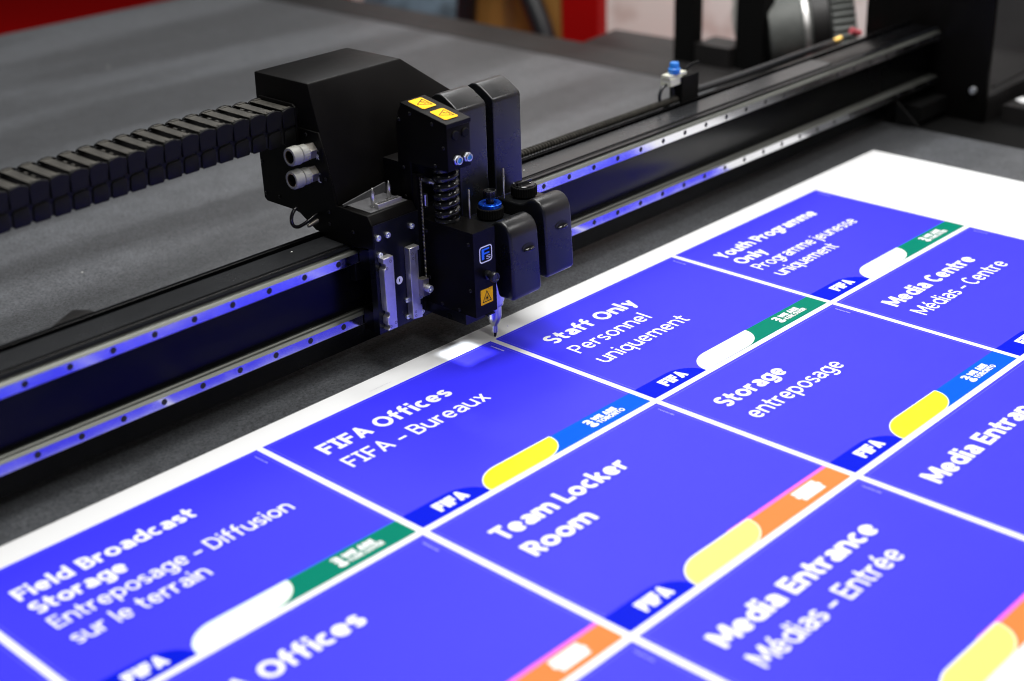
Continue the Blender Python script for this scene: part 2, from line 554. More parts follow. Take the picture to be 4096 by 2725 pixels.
    if ch == 'O':
        wd = W(.84); return [ell(wd / 2, .5, wd / 2 - h, .5 - h + o, 0, 360, 38)], wd
    if ch == 'C':
        wd = W(.68); return [ell(wd * .55, .5, wd * .55 - h, .5 - h + o, 50, 310)], wd
    if ch == 'U':
        wd = W(.70); r = wd / 2 - h
        return [[(h, 1)] + ell(wd / 2, r + h, r, r + o, 180, 360) + [(wd - h, 1)]], wd
    if ch == 'D':
        wd = W(.74); return [[(h, 0), (h, 1)], [(h, 1 - h), (wd * .45, 1 - h)] + ell(wd * .45, .5, wd * .55 - h, .5 - h, 88, -88) + [(wd * .45, h), (h, h)]], wd
    if ch in 'PRB':
        wd = W(.62); m = .46 if ch != 'B' else .53
        ry = (1 - h - m) / 2
        s = [[(h, 0), (h, 1)], [(h, 1 - h), (wd * .55, 1 - h)] + ell(wd * .55, m + ry, wd * (.45 if ch != 'B' else .41) - h, ry, 88, -88) + [(wd * .55, m), (h, m)]]
        if ch == 'R':
            s.append([(wd * .48, m), (wd - h * .9, 0)])
        if ch == 'B':
            r2 = (m - h) / 2
            s.append([(wd * .55, m), (wd * .56, m)] + ell(wd * .56, h + r2, wd * .45 - h, r2, 88, -88) + [(wd * .55, h), (h, h)])
        return s, wd
    if ch == 'S':
        wd = W(.58); r = (1 - w) / 4 + o / 2
        return [ell(wd / 2, 1 - h - r + o, wd / 2 - h * .9, r, 32, 270) + ell(wd / 2, h + r - o, wd / 2 - h * .9, r, 90, -150)[1:]], wd
    if ch == '–':
        return [[(0, .36), (.46, .36)]], .46
    raise KeyError(ch)

def stroke_strip(pts, w):
    """left and right outlines of a stroke of width w with mitred joins and square ends"""
    P = [Vector((a, b)) for a, b in pts]
    closed = (P[0] - P[-1]).length < 1e-5
    if closed:
        P = P[:-1]
    n = len(P)
    L, R = [], []
    for i in range(n):
        a = P[i] - P[i - 1] if (i > 0 or closed) else P[1] - P[0]
        b = P[(i + 1) % n] - P[i] if (i < n - 1 or closed) else a
        a, b = a.normalized(), b.normalized()
        t = (a + b)
        t = t.normalized() if t.length > 1e-6 else a
        nrm = Vector((-t.y, t.x))
        k = 1.0 / max(0.5, abs(nrm.dot(Vector((-a.y, a.x)))))
        L.append(P[i] + nrm * (w / 2) * k)
        R.append(P[i] - nrm * (w / 2) * k)
    return L, R, closed

def sign_lettering(txt, u0, u1, vb, cap, material, frame, w, plain=False, track=0.10):
    items, x = [], 0.0
    for ch in txt:
        st, wd = glyph(ch, w, plain)
        items.append((x, st))
        x += wd + (track if ch != ' ' else 0.04)
    total = x - track
    sx = (u1 - u0) / total
    verts, faces = [], []
    for gx, st in items:
        for k, s in enumerate(st):
            L, R, closed = stroke_strip(s, w)
            base = len(verts)
            for a, b in zip(L, R):
                for q in (a, b):
                    verts.append(Vector(frame(u0 + (gx + q.x) * sx, vb - q.y * cap, 0.015 * k)) * MM)
            n = len(L)
            for i in range(n if closed else n - 1):
                j = (i + 1) % n
                faces.append((base + 2 * i, base + 2 * i + 1, base + 2 * j + 1, base + 2 * j))
    me = bpy.data.meshes.new('lettering')
    me.from_pydata(verts, [], faces)
    me.materials.append(material)
    me.validate()
    me.update()
    return me

# ================================================================== the room
def struct(name, mb, m):
    return tag(link(name, mb.mesh(name, m, smooth=None)), kind='structure')
struct('floor', MB().flat([(-9000, -9000), (9000, -9000), (9000, 9000), (-9000, 9000)], -900), REDCARPET)
struct('wall', MB().box(3000, 3080, -6000, 3300, -899, 3300), WALL)

# ---- cutting table
table = thing('cutting_table', 'large flatbed cutting table with grey felt top, shadow streaks in its colour, and black edge frame', 'cutting table', (0, 0, -900))
TO = (0, 0, -900)
def tpart(name, mb, m, parent, org=TO):
    return link(name, mb.mesh(name, m), parent)
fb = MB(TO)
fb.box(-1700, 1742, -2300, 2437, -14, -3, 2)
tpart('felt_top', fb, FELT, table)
eb = MB(TO)
eb.box(1744, 1888, 300, 2520, -60, -2, 4)
tpart('edge_frame', eb, DARKMETAL, table)
tpart('rail_trough', MB(TO).box(1744, 2150, -2300, 296, -75, -16, 4), MATTEBLK, table)
tb = MB(TO)
tb.box(-1690, 1735, -2280, 2430, -280, -15)
tb.box(-1500, -1380, -2100, -1980, -900, -280)
tb.box(1500, 1620, 2100, 2220, -900, -280)
tb.box(1500, 1620, -2100, -1980, -900, -280)
tb.box(-1500, -1380, 2100, 2220, -900, -280)
tpart('table_body', tb, DARKMETAL, table)
sb = MB(TO)
sb.prism([(1890, 480), (2090, 480), (2062, 1128), (1890, 1100)], 'Z', -330, -4, 4)
tpart('side_shelf', sb, DARKMETAL, table)

# ================================================================== the printed sheet
PITCH_U, PITCH_V = 430.0, 308.0
PW, PH = 420.4, 298.6
sheet = thing('printed_sheet', 'large white board printed with rows of violet blue door signs lying on the felt', 'printed sheet', (0, 0, -3))
SO = (0, 0, -3)
link('board', MB(SO).box(-1450, 1553, -1560, 43, -3, 0).mesh('board', PAPER, None), sheet)

def frame_at(u0, v0, z):
    return lambda u, v, h=0: (u0 + u, -(v0 + v), z + 3 + h)
def arc(cx, cy, rx, ry, a0, a1, n=10):
    return [(cx + rx * math.cos(math.radians(a0 + (a1 - a0) * i / n)), cy + ry * math.sin(math.radians(a0 + (a1 - a0) * i / n))) for i in range(n + 1)]
BAND0 = 262.0
PANELS = [
    # col,row, lines, bar style
    (0, 1, [('FIFA Offices', 42, 266, 80.5, 28.5)], [('FIFA – Bureaux', 42, 290, 129.3, 28)], 'blue'),
    (0, 2, [('Staff Only', 42, 236, 80.5, 28.5)], [('Personnel', 42, 208, 129.3, 28), ('uniquement', 42, 239, 178, 28)], 'green'),
    (0, 0, [('Field Broadcast', 42, 277, 75, 25.5), ('Storage', 42, 158, 112, 25.5)],
           [('Entreposage – Diffusion', 42, 362, 151, 25.5), ('sur le terrain', 42, 213, 191, 25.5)], 'green'),
    (0, 3, [('Youth Programme', 38, 317, 73.5, 25.5), ('Only', 38, 110, 111, 25.5)],
           [('Programme jeunesse', 38, 327, 148, 25.5), ('uniquement', 38, 204, 187.5, 25.5)], 'green'),
    (0, -1, [('Staff Only', 42, 236, 80.5, 28.5)], [('Personnel', 42, 208, 129.3, 28), ('uniquement', 42, 239, 178, 28)], 'green'),
    (1, 0, [('FIFA Offices', 42, 266, 80.5, 28.5)], [], 'orange'),
    (1, 1, [('Team Locker', 42, 269, 81, 28.5), ('Room', 42, 150, 130, 28.5)], [], 'orange'),
    (1, 2, [('Storage', 42, 183, 80.5, 28.5)], [('entreposage', 42, 251, 129.3, 28)], 'blue'),
    (1, 3, [('Media Centre', 42, 293, 80.5, 28.5)], [('Médias – Centre', 42, 307, 129.3, 28)], 'blue'),
    (2, 0, [('Media Entrance', 42, 338, 80.5, 28.5)], [('Médias – Entrée', 42, 310, 129.3, 28)], 'orange'),
    (2, 1, [('Media Entrance', 42, 338, 80.5, 28.5)], [('Médias – Entrée', 42, 310, 129.3, 28)], 'orange'),
    (2, 2, [('Media Entrance', 42, 338, 80.5, 28.5)], [], 'orange'),
    (2, 3, [('Media Entrance', 42, 338, 80.5, 28.5)], [('Médias – Entrée', 42, 310, 129.3, 28)], 'blue'),
]
BARNAME = {'blue': 'royal blue', 'green': 'green', 'orange': 'orange'}
def build_panel(row, colm, title, sub, style):
    u0 = (colm - 1) * PITCH_U
    v0 = row * PITCH_V
    P = lambda pts: [(u0 + a, -(v0 + b)) for a, b in pts]
    words = ' '.join(t[0] for t in title + sub).replace('FIFA – ', '').replace('FIFA ', '').replace(' – ', ' ')
    pm = MB(SO).flat(P([(0, 0), (PW, 0), (PW, PH), (0, PH)]), 0.15)
    panel = link('sign_panel', pm.mesh('sign_panel', INKBLUE, None), sheet)
    panel['label'] = 'violet blue sign panel reading %s with %s bar along its foot' % (words, BARNAME[style])
    def sub_part(name, mb, m):
        return link(name, mb.mesh(name, m, None), panel)
    # thin trim line just inside the edges
    t = MB(SO)
    e, w = 4.0, 0.8
    for q in ([(e, e), (PW - e, e), (PW - e, e + w), (e, e + w)],
              [(PW - e - w, e + w), (PW - e, e + w), (PW - e, PH - e), (PW - e - w, PH - e)],
              [(e, e + w), (e + w, e + w), (e + w, PH - e), (e, PH - e)]):
        t.flat(P(q), 0.22)
    sub_part('trim_line', t, INKEDGE)
    # colour bar
    bar = MB(SO).flat(P([(200, BAND0 + 2), (PW, BAND0 + 2), (PW, PH), (200, PH)] if style == 'orange' else
                        [(200, BAND0), (PW, BAND0), (PW, PH), (200, PH)]), 0.30)
    sub_part('colour_bar', bar, {'blue': INKROYAL, 'green': INKGREEN, 'orange': INKORANGE}[style])
    if style == 'orange':
        sub_part('pink_line', MB(SO).flat(P([(220, BAND0 - 2.6), (PW, BAND0 - 2.6), (PW, BAND0 + 2), (220, BAND0 + 2)]), 0.30), INKPINK)
    # deep blue tab with rounded right shoulder
    tab = [(0, PH), (0, BAND0 - 0.5)] + [(u, v) for u, v in arc(66, PH, 48, 36.8, -90, 0, 12)]
    sub_part('logo_tab', MB(SO).flat(P(tab), 0.34), INKNAVY)
    # leaf-shaped capsule
    def leaf(g):
        return ([(114 - g, PH)] + arc(157, 301 - 4, 43 + g, 35 + g, 180, 270, 12) +
                [(258, BAND0 - g)] + arc(214, 264, 44 + g, 34 + g, 0, 90, 12))
    if style != 'green':
        sub_part('capsule_outline', MB(SO).flat(P([(a, min(b, PH)) for a, b in leaf(1.3)]), 0.36), INKMINT)
    cap = [(a, min(b, PH)) for a, b in leaf(0)]
    sub_part('capsule', MB(SO).flat(P(cap), 0.42), {'blue': INKYELLOW, 'green': INKMINT, 'orange': INKPALEY}[style])
    # lettering
    fr = frame_at(u0, v0, 0.5)
    for ln in title:
        link('title_lettering', sign_lettering(*ln, WHITEINK, fr, 0.205, False, 0.065), panel)
    for ln in sub:
        link('subtitle_lettering', sign_lettering(*ln, WHITEINK, fr, 0.136, False, 0.095), panel)
    link('logo_lettering', sign_lettering('FIFA', 39, 88, 289, 19.5, WHITEINK, fr, 0.275, True, 0.06), panel)
    if style == 'orange':
        blob = MB(SO)
        for (a, b, c, d) in ((336, 268, 380, 275), (334, 275.7, 382, 282.6), (337, 283.3, 379, 290)):
            blob.flat(P([(a, b), (c, b), (c, d), (a, d)]), 0.5)
        link('emblem', blob.mesh('emblem', WHITEINK, None), panel)
    else:
        city = 'VANCOUVER' if style == 'green' else 'TORONTO'
        em = link('city_emblem', lettering([('2', 313.5, 326, 278.8, 10.6, 0.085), ('6', 313.5, 327, 290, 10.6, 0.085)], WHITEINK, fr, 0.05), panel)
        link('slogan_lettering', sign_lettering('WE ARE', 329, 374, 279.2, 9.8, WHITEINK, fr, 0.31, True, 0.03), panel)
        link('city_lettering', sign_lettering(city, 329, 380, 289.2, 8.6, WHITEINK, fr, 0.23, True, 0.07), panel)
    # product code running down the right edge
    u_c = 407.0
    frc = lambda u, v, h=0: (u0 + u_c - v, -(v0 + u), 3.5 + h)
    link('code_lettering', lettering([('YV26-AND-DOR, M-0025', 12.5, 39, 0, 2.3)], WHITEINK if (row, colm) in ((0, 1), (1, 2)) else INKFAINT, frc, 0.01), panel)
for p in PANELS:
    build_panel(*p)
link('margin_lettering', lettering([('TB-BLF 02-100-FIFA, APRIL 02 SHEET 2.pdf', 196, 236, -12.5, 1.5)], INKGREY, frame_at(0, 0, 0.2), 0.0), sheet)

# ================================================================== gantry beam
gantry = thing('gantry_beam', 'long black gantry beam with two steel guide rails spanning the felt table', 'gantry beam', (0, 130, -3))
GO = (0, 130, -3)
BX0, BX1 = -900, 1893
bm_ = MB(GO)
prof = [(111, 19), (111, 171), (112, 172.5), (114.5, 172.5), (115, 171.6), (164, 171.6), (164, 166), (170, 166), (170, 176),
        (178, 176), (179, 175), (179, 110), (192, 108), (192, 22), (188, 17), (113, 17)]
bm_.prism(prof, 'X', BX0, BX1, 0.5, 1)
link('beam_body', bm_.mesh('beam_body', BEAM), gantry)
link('cover_strip', MB(GO).box(BX0, 1500, 117, 162.5, 171.6, 173.4, 0.5, 1).mesh('cover_strip', STRIP), gantry)
link('trim_channel', MB(GO).prism([(111, 171.5), (104.5, 171.5), (104, 170.6), (104, 169.4), (111, 169.4)], 'X', BX0, BX1).mesh('trim_channel', PLATE), gantry)
link('bracket_tab', MB(GO).prism([(-165, 180), (-120, 205), (-106, 188), (-104, 180)], 'Z', 168, 176, 1).mesh('bracket_tab', DARKMETAL), gantry)
def rail(zc):
    r = MB(GO)
    pr = [(93.5, zc - 7.4), (93.5, zc + 6.0), (96.2, zc + 9.3), (97.2, zc + 10), (100.5, zc + 10), (102, zc + 8.2), (105, zc + 8.2), (107, zc + 10), (111, zc + 10),
          (111, zc - 10), (107, zc - 10), (105, zc - 8.2), (102, zc - 8.2), (100.5, zc - 10), (97.2, zc - 10), (94.6, zc - 8.4)]
    r.prism(pr, 'X', BX0, BX1 - 10)
    for f in r.bm.faces:
        if f.normal.y > -0.95 or abs(f.calc_center_median().y * 1000 + GO[1] - 93.5) > 0.5:
            f.material_index = 2
    for k in range(-14, 36):
        x = -255.3 + 60 * k
        if BX0 < x < BX1 - 20:
            r.lathe([(2.7, 0), (4.3, 0.01), (4.3, 0.25), (0, 0.27)], (x, 93.62, zc), (0, -1, 0), 18, mi=1, cap=False)
    return link('guide_rail', r.mesh('guide_rail', [RAIL, DARKHOLE, RAILTOP]), gantry)
rail(158)
rail(64)
ep = MB(GO)
ep.prism([(-15, -72), (-15, 250), (-20, 262), (-20, 460), (280, 460), (280, -72)], 'X', 1895, 1907, 1.5)
link('end_plate', ep.mesh('end_plate', POWDER), gantry)
fl = MB(GO)
fl.prism([(93, 8), (93, 52), (40, 8)], 'X', 1720, 1726)
fl.box(1780, 1893, 70, 110, -2, 30, 3)
link('end_bracket', fl.mesh('end_bracket', MATTEBLK), gantry)
def hexscrew(r=4.1, h=3.8):
    s = MB()
    s.lathe([(r * 0.55, -0.1), (r, 0), (r, h - 0.4), (r - 0.4, h)], (0, 0, 0), (0, -1, 0), 24, cap=False)
    s.lathe([(r - 0.4, h), (r * 0.52, h), (r * 0.5, h - 2.2), (0, h - 2.2)], (0, 0, 0), (0, -1, 0), 6 * 4, cap=False, mi=0)
    return s
SCREW_ME = hexscrew().mesh('screw', ZINC)
SCREWS_ME = hexscrew(3.4, 3.0).mesh('screw', ZINC)
def sidescrew(r=2.6):
    s = MB()
    s.lathe([(r, 0), (r, 0.9), (r - 0.6, 1.6), (r * 0.55, 1.6), (r * 0.5, 0.7), (0, 0.7)], (0, 0, 0), (-1, 0, 0), 18, cap=False)
    return s.mesh('screw', BLKSCREW)
SIDE_ME = sidescrew()
bs = MB()
bs.lathe([(8, 0), (8, 6), (7, 7.5), (4, 7.5), (3.8, 3.5), (0, 3.5)], (0, 0, 0), (-1, 0, 0), 18, cap=False)
BOLT_ME = bs.mesh('bolt', ZINC)
def at(name, me, x, y, z, parent, org):
    return link(name, me, parent, (x - org[0], y - org[1], z - org[2]))
at('bolt', BOLT_ME, 1895, 13, 51, gantry, GO)
# spiral-wrapped cable lying behind the beam's back lip
sc = MB(GO)
pts = []
for i in range(0, 1500):
    x = 500 + i * 0.4
    a = x / 5.0 * 2 * math.pi / 1.4
    pts.append((x, 184 + 5.5 * math.cos(a), 181 + 5.5 * math.sin(a)))
sc.tube(pts, 1.5, 5)
sc.tube([(500 + 20 * i, 184, 181) for i in range(31)], 4.5, 8)
link('spiral_wrapped_cable', sc.mesh('spiral_wrapped_cable', CHAINTOP), gantry)
hz = MB(GO)
hz.tube(bez((1120, 190, 184), (1300, 190, 176), (1600, 215, 170), (1800, 300, 130), 30), 7, 10)
link('air_hose', hz.mesh('air_hose', HOSE), gantry)
# pneumatic push-in valve standing on the beam's back edge
VO = (1110, 178, 178)
valve = link('air_valve', MB(VO).box(1098, 1146, 172, 200, 176, 222, 1.5).mesh('air_valve', MATTEBLK), gantry, (VO[0] - GO[0], VO[1] - GO[1], VO[2] - GO[2]))
link('valve_base', MB(VO).box(1070, 1103, 176, 198, 210, 222.5, 2).box(1069, 1118, 178, 196, 223, 229, 2).mesh('valve_base', IVORY), valve)
link('push_fitting', MB(VO).lathe([(10, 0), (11, 2), (11, 9), (8.5, 11), (8.5, 18), (7.5, 20), (3, 20)], (1090, 184, 229), n=24).mesh('push_fitting', VALVEBLUE), valve)
link('hose_loop', MB(VO).tube([(1070 + 19 * math.cos(a), 186, 193 + 19 * math.sin(a)) for a in [2 * math.pi * i / 28 for i in range(28)]], 3, 8, closed=True).mesh('hose_loop', HOSE), valve)
link('lever', MB(VO).tube(bez((1128, 190, 224), (1134, 190, 232), (1142, 188, 234), (1160, 184, 236), 8), 3, 8).mesh('lever', MATTEBLK), valve)
link('cable_plug', MB(GO).tube([(1800, 300, 130), (1816, 290, 137)], 6.5, 12).mesh('cable_plug', BRASS), gantry)
link('cable_plug', MB(GO).tube([(1856, 292, 146), (1876, 281, 137)], 7, 12).mesh('cable_plug', PINK), gantry)
mh = MB(GO)
mh.box(1930, 2300, -240, -38, -75, 20, 6)
mh.tube([(1912, -20, 60), (2090, -13, 60)], 3, 8)
mh.box(1907, 2300, -14, 260, -70, 40, 4)
link('drive_housing', mh.mesh('drive_housing', DARKMETAL), gantry)

# ================================================================== cutting head
head = thing('tool_carriage', 'black tool carriage with tall angular hood clamped on the gantry beam', 'tool carriage', (260, 60, 45))
HO = (260, 60, 45)
def hp(name, mb, m, parent=head, smooth=38):
    return link(name, mb.mesh(name, m, smooth), parent)
def hadd(name, me, x, y, z, parent=head):
    return at(name, me, x, y, z, parent, HO)
# hood: sloping front, chamfered right end
hd = MB(HO)
V = [(258, 124, 226), (258, 170, 392), (258, 287, 391), (258, 290, 226),
     (560, 124, 226), (560, 146, 296), (430.5, 170, 392), (430.5, 287, 391), (560, 287, 296), (560, 290, 226)]
vs = [hd._v(p) for p in V]
fs = [hd.bm.faces.new([vs[i] for i in q]) for q in ((0, 1, 2, 3), (0, 4, 5, 6, 1), (1, 6, 7, 2), (6, 5, 8, 7), (5, 4, 9, 8), (3, 2, 7, 8, 9), (0, 3, 9, 4))]
bmesh.ops.recalc_face_normals(hd.bm, faces=fs)
hd._bevel(fs, 2.2, 2)
hp('hood', hd, POWDER)
# left side plate (cable entry side)
sp = MB(HO)
sp.prism([(210, 327), (152.4, 327), (141, 290), (126, 227), (62, 226.5), (53.5, 213), (52.5, 180), (112, 172), (170, 180), (170, 191.5), (221, 200.5), (283, 200.5), (288.5, 205), (291, 320), (250, 327)], 'X', 255.6, 258.4, 0.7, 1)
hp('side_plate', sp, POWDER)
# carriage block and front plate
cb = MB(HO)
cb.prism([(56, 176), (56, 214), (63.5, 226), (124, 226), (124, 120), (100, 120), (100, 176)], 'X', 259, 341, 1.6, 2)
cb.prism([(111.5, 177), (111.5, 226), (290, 226), (290, 201), (222, 201), (180, 178)], 'X', 259, 541, 1, 1)
hp('carriage_block', cb, POWDER)
lip = MB(HO)
lip.prism([(262, 226), (341, 226), (341, 241), (262, 229)], 'Y', 118, 120.5)
lip.box(268, 336, 68, 118, 226.2, 226.9)
hp('top_lip', lip, GREYPLATE)
fp = MB(HO)
fp.box(258, 541, 55, 67, 52, 213, 1.2, 1)
hp('front_plate', fp, PLATE)
for xb in (262, 470):
    for zb in (142, 50):
        hp('bearing_block', MB(HO).box(xb, xb + 68, 67.2, 92, zb, zb + 30, 2), POWDER)
# screws of the front plate
for x, z in ((265, 194.5), (282.5, 194.2), (327.5, 194.2), (266, 169)):
    hadd('screw', SCREW_ME, x, 55, z)
for x, z in ((311, 87), (310.5, 61.5), (338.5, 60.5), (337.5, 84)):
    hadd('screw', SCREWS_ME, x, 55, z)
for y, z in ((178.5, 320), (285, 260), (283.4, 212.5), (252, 213.5), (143.8, 262.5), (142.2, 214.7), (143.4, 197.2), (93.8, 196.9)):
    hadd('screw', SIDE_ME, 255.6, y, z)
# two machined clamping bars
def notch(cx, z, r, side):          # half-round bite out of a bar's edge, as polygon points
    return [(cx + side * r * math.sin(math.radians(a)) , z + r * math.cos(math.radians(a))) for a in range(0, 181, 22)]
b1 = MB(HO)
pl = [(263.5, 60), (268, 58), (281, 60.5), (281, 166.5), (263.5, 166.5)]
pl = [(264.5, 58.5), (281.5, 58.5), (281.5, 166.5), (263, 166.5)] + notch(263, 155, 4.5, 1) + [(263.3, 140)] + notch(264, 83, 4.5, 1) + notch(264.3, 64, 3.5, 1)
b1.prism(pl, 'Y', 43.5, 54.8, 0.5, 1)
for z, x in ((151, 268.5), (160, 276), (64, 269), (67, 278.5)):
    b1.lathe([(2.4, 0), (2.4, 0.3), (1.2, 0.3), (1.1, -0.6), (0, -0.6)], (x, 43.6, z), (0, -1, 0), 14, cap=False, mi=1)
hp('clamp_bar', b1, [ALU, NICKEL])
b2 = MB(HO)
b2.prism([(312, 60), (330, 58), (330, 77), (326, 79), (326, 135), (322.5, 139), (322.5, 156), (326, 160), (330.5, 161), (330.5, 167), (312, 167)], 'Y', 43.5, 54.8, 0.5, 1)
b2.box(326.2, 330, 47, 54.8, 77.2, 160)
for z, x in ((151, 318), (158, 317), (64, 317), (70, 317)):
    b2.lathe([(2.2, 0), (2.2, 0.3), (1.2, 0.3), (1.1, -0.6), (0, -0.6)], (x, 43.6, z), (0, -1, 0), 14, cap=False, mi=1)
hp('clamp_bar', b2, [ALU, NICKEL])
hp('clamp_block', MB(HO).box(325, 336.5, 34, 46, 93, 118, 0.8), NICKEL)
cs = MB()
cs.lathe([(5.4, 0), (5.4, 7), (4.8, 7.6), (3, 7.6), (2.9, 4), (0, 4)], (0, 0, 0), (0, -1, 0), 24, cap=False)
hadd('clamp_screw', cs.mesh('clamp_screw', ZINC), 333, 34, 104)
# number sticker
stk = MB(HO)
stk.lathe([(5.9, 0), (5.9, 0.25)], (300, 54.9, 120.8), (0, -1, 0), 28)
sk = hp('number_sticker', stk, WHITESTK)
link('number', lettering([('1', 299.0, 300.7, -118.6, 4.6)], BLACKINK, lambda u, v, h=0: (u - HO[0], 54.5 - h - HO[1], -v - HO[2]), 0.0), sk)
# locating pins and connector on the carriage top
for x, y in ((286.5, 84), (322, 90)):
    pn = MB(HO)
    pn.lathe([(4.6, 0), (4.6, 2), (2.9, 2.2), (2.6, 6), (3.2, 7), (3.2, 20), (1.2, 27), (0.4, 28)], (x, y, 226.6), n=18)
    hp('locating_pin', pn, STEEL)
cn = MB(HO)
cn.box(284, 327, 70, 78.5, 226.6, 233.5, 2.4, 3)
cn.box(287, 324, 72, 76.5, 233.6, 234.1, mi=1)
for k in range(13):
    for yy in (73.0, 75.4):
        cn.box(288 + k * 2.75, 289 + k * 2.75, yy, yy + 0.9, 234.2, 234.8)
hp('connector', cn, [ALU, DARKHOLE])
# cable glands on the side plate
for gi, (zc, ltr) in enumerate(((299.4, 'R'), (266.3, 'L'))):
    yc = 168
    nut = MB(HO)
    nut.lathe([(12.2, 0), (12.2, 11), (11.4, 12)], (255.4, yc, zc), (-1, 0, 0), 6)
    g = hp('cable_gland', nut, NICKEL, smooth=20)
    sl = MB(HO)
    sl.lathe([(10.5, 11.5), (12.0, 12.5), (12.2, 22), (11.4, 23), (10.6, 23.4)], (255.4, yc, zc), (-1, 0, 0), 40, ridge=(11.9, 0.5))
    link('gland_sleeve', sl.mesh('gland_sleeve', GLANDG), g)
    rg = MB(HO)
    rg.lathe([(10.3, 22.6), (10.3, 25.8)], (255.4, yc, zc), (-1, 0, 0), 32, cap=False)
    link('gland_ring', rg.mesh('gland_ring', NICKEL), g)
    cp = MB(HO)
    cp.lathe([(10.8, 25.4), (13.4, 26.0), (13.6, 29), (13.2, 30), (13.2, 38), (12.4, 40.2), (9.6, 40.4), (9.2, 39.4)], (255.4, yc, zc), (-1, 0, 0), 36, cap=False)
    link('gland_cap', cp.mesh('gland_cap', GLANDG), g)
    ir = MB(HO)
    ir.lathe([(9.4, 40.0), (8.6, 39.6), (8.2, 34)], (255.4, yc, zc), (-1, 0, 0), 32, cap=False)
    link('gland_liner', ir.mesh('gland_liner', BRASSRING), g)
    ho = MB(HO)
    ho.lathe([(8.2, 34), (7.8, 26), (0, 25.5)], (255.4, yc, zc), (-1, 0, 0), 28, cap=False)
    link('gland_bore', ho.mesh('gland_bore', GLOSSBLK), g)
    lb = MB(HO)
    lb.box(255.2, 255.5, 149.5, 160.5, zc - 15, zc + 4)
    lo = hp('letter_tag', lb, MATTEBLK)
    link('letter', lettering([(ltr, -159, -153.5, -(zc - 11), 7.2), ('POT', -159.5, -154, -(zc + 0.6), 1.6, 0.0)], WHITESTK,
                             lambda u, v, h=0: (255.0 - h - HO[0], -u - HO[1], -v - HO[2]), 0.01), lo)
# little cable loop under the hood
cl = MB(HO)
cl.tube(bez((222, 172, 224), (205, 170, 218), (206, 170, 192), (228, 170, 197), 14) + bez((228, 170, 197), (240, 170, 199), (246, 170, 203), (256, 170, 206), 8)[1:], 2.6, 10)
hp('looped_cable', cl, GLOSSBLK)
fr_ = MB(HO)
fr_.tube([(238, 170, 192.5), (250, 170, 195), (262, 170, 197)], [2.6, 3.4, 3.4], 12)
hp('cable_ferrule', fr_, NICKEL)
# slim tension spring with its guide channel and a tappet pin
sg = MB(HO)
pts = []
for i in range(1600):
    z = 257 - i * (257 - 90) / 1600
    a = z * 2 * math.pi / 2.1
    pts.append((346 + 1.35 * math.cos(a), 50 + 1.35 * math.sin(a), z))
sg.tube(pts, 0.5, 5)
sg.tube([(346, 50 + 2.2 * math.cos(a), 259 + 2.2 * math.sin(a)) for a in [math.pi * i / 8 - 0.8 for i in range(13)]], 0.6, 6)
hp('tension_spring', sg, NICKEL)
hp('spring_channel', MB(HO).box(342, 350, 54, 62, 60, 266, 1).box(343, 349, 44, 62, 262, 266, 1), POWDER)
rd = MB(HO)
rd.lathe([(3.8, 0), (3.8, 36)], (362, 60, 194), n=20)
hp('guide_rod', rd, STEEL)
tp = MB(HO)
tp.tube([(364, 66, 250), (368, 54, 248)], 4.2, 14)
tp.tube([(368, 54, 248), (370, 48, 247)], [3.6, 2.6], 14)
hp('tappet_pin', tp, STEEL)
hp('column', MB(HO).box(344, 398, 67.5, 123, 75, 276, 1.5).box(398.4, 541, 68, 110, 60, 300, 1.5), POWDER)

# ================================================================== laser / camera module in slot 2
laser = thing('camera_module', 'boxy black tool module with yellow laser warning sticker and ribbed hose', 'tool module', (366, 0, 44))
LO = (366, 0, 44)
def lp(name, mb, m, parent=laser, smooth=38):
    return link(name, mb.mesh(name, m, smooth), parent)
ub = MB(LO)
ub.prism([(-9, 280), (-9, 346), (78, 362), (86, 350), (92, 330), (92, 200), (66, 200), (66, 279)], 'X', 344, 388, 1.4, 2)
upper = lp('drive_box', ub, POWDER)
lid = MB(LO)
lid.prism([(-10.2, 341), (-10.2, 347.2), (78.5, 363.4), (81, 359.5), (78, 361), (-8.8, 345.2), (-8.8, 341)], 'X', 343, 389, 0.4, 1)
link('lid', lid.mesh('lid', POWDER), upper)
for x in (358.8, 377.6):
    link('rubber_plug', MB(LO).lathe([(6.6, 0), (6.6, 1.2), (5.6, 2.4), (0, 2.6)], (x, -9.1, 329), (0, -1, 0), 28, cap=False).mesh('rubber_plug', MATTEBLK), upper)
    nt_ = MB(LO)
    nt_.lathe([(7.0, 0), (7.0, 2.6), (6.4, 3.2)], (x + 1.4, -9.1, 294.2), (0, -1, 0), 6)
    nt_.lathe([(5.4, 3.2), (5.4, 6.6), (4.4, 6.8), (4.0, 4.4), (0, 4.4)], (x + 1.4, -9.1, 294.2), (0, -1, 0), 24, cap=False)
    so = link('socket_nut', nt_.mesh('socket_nut', ZINC, 25), upper)
    link('socket_insert', MB(LO).lathe([(3.9, 5.3), (0, 5.5)], (x + 1.4, -9.1, 294.2), (0, -1, 0), 20, cap=False).mesh('socket_insert', CONNBLUE), so)
for y, z in ((84, 338), (61.6, 350), (18.8, 343), (-1.7, 313), (16, 285), (80.2, 270), (79.4, 228)):
    at('screw', SIDE_ME, 344, y, z, upper, LO)
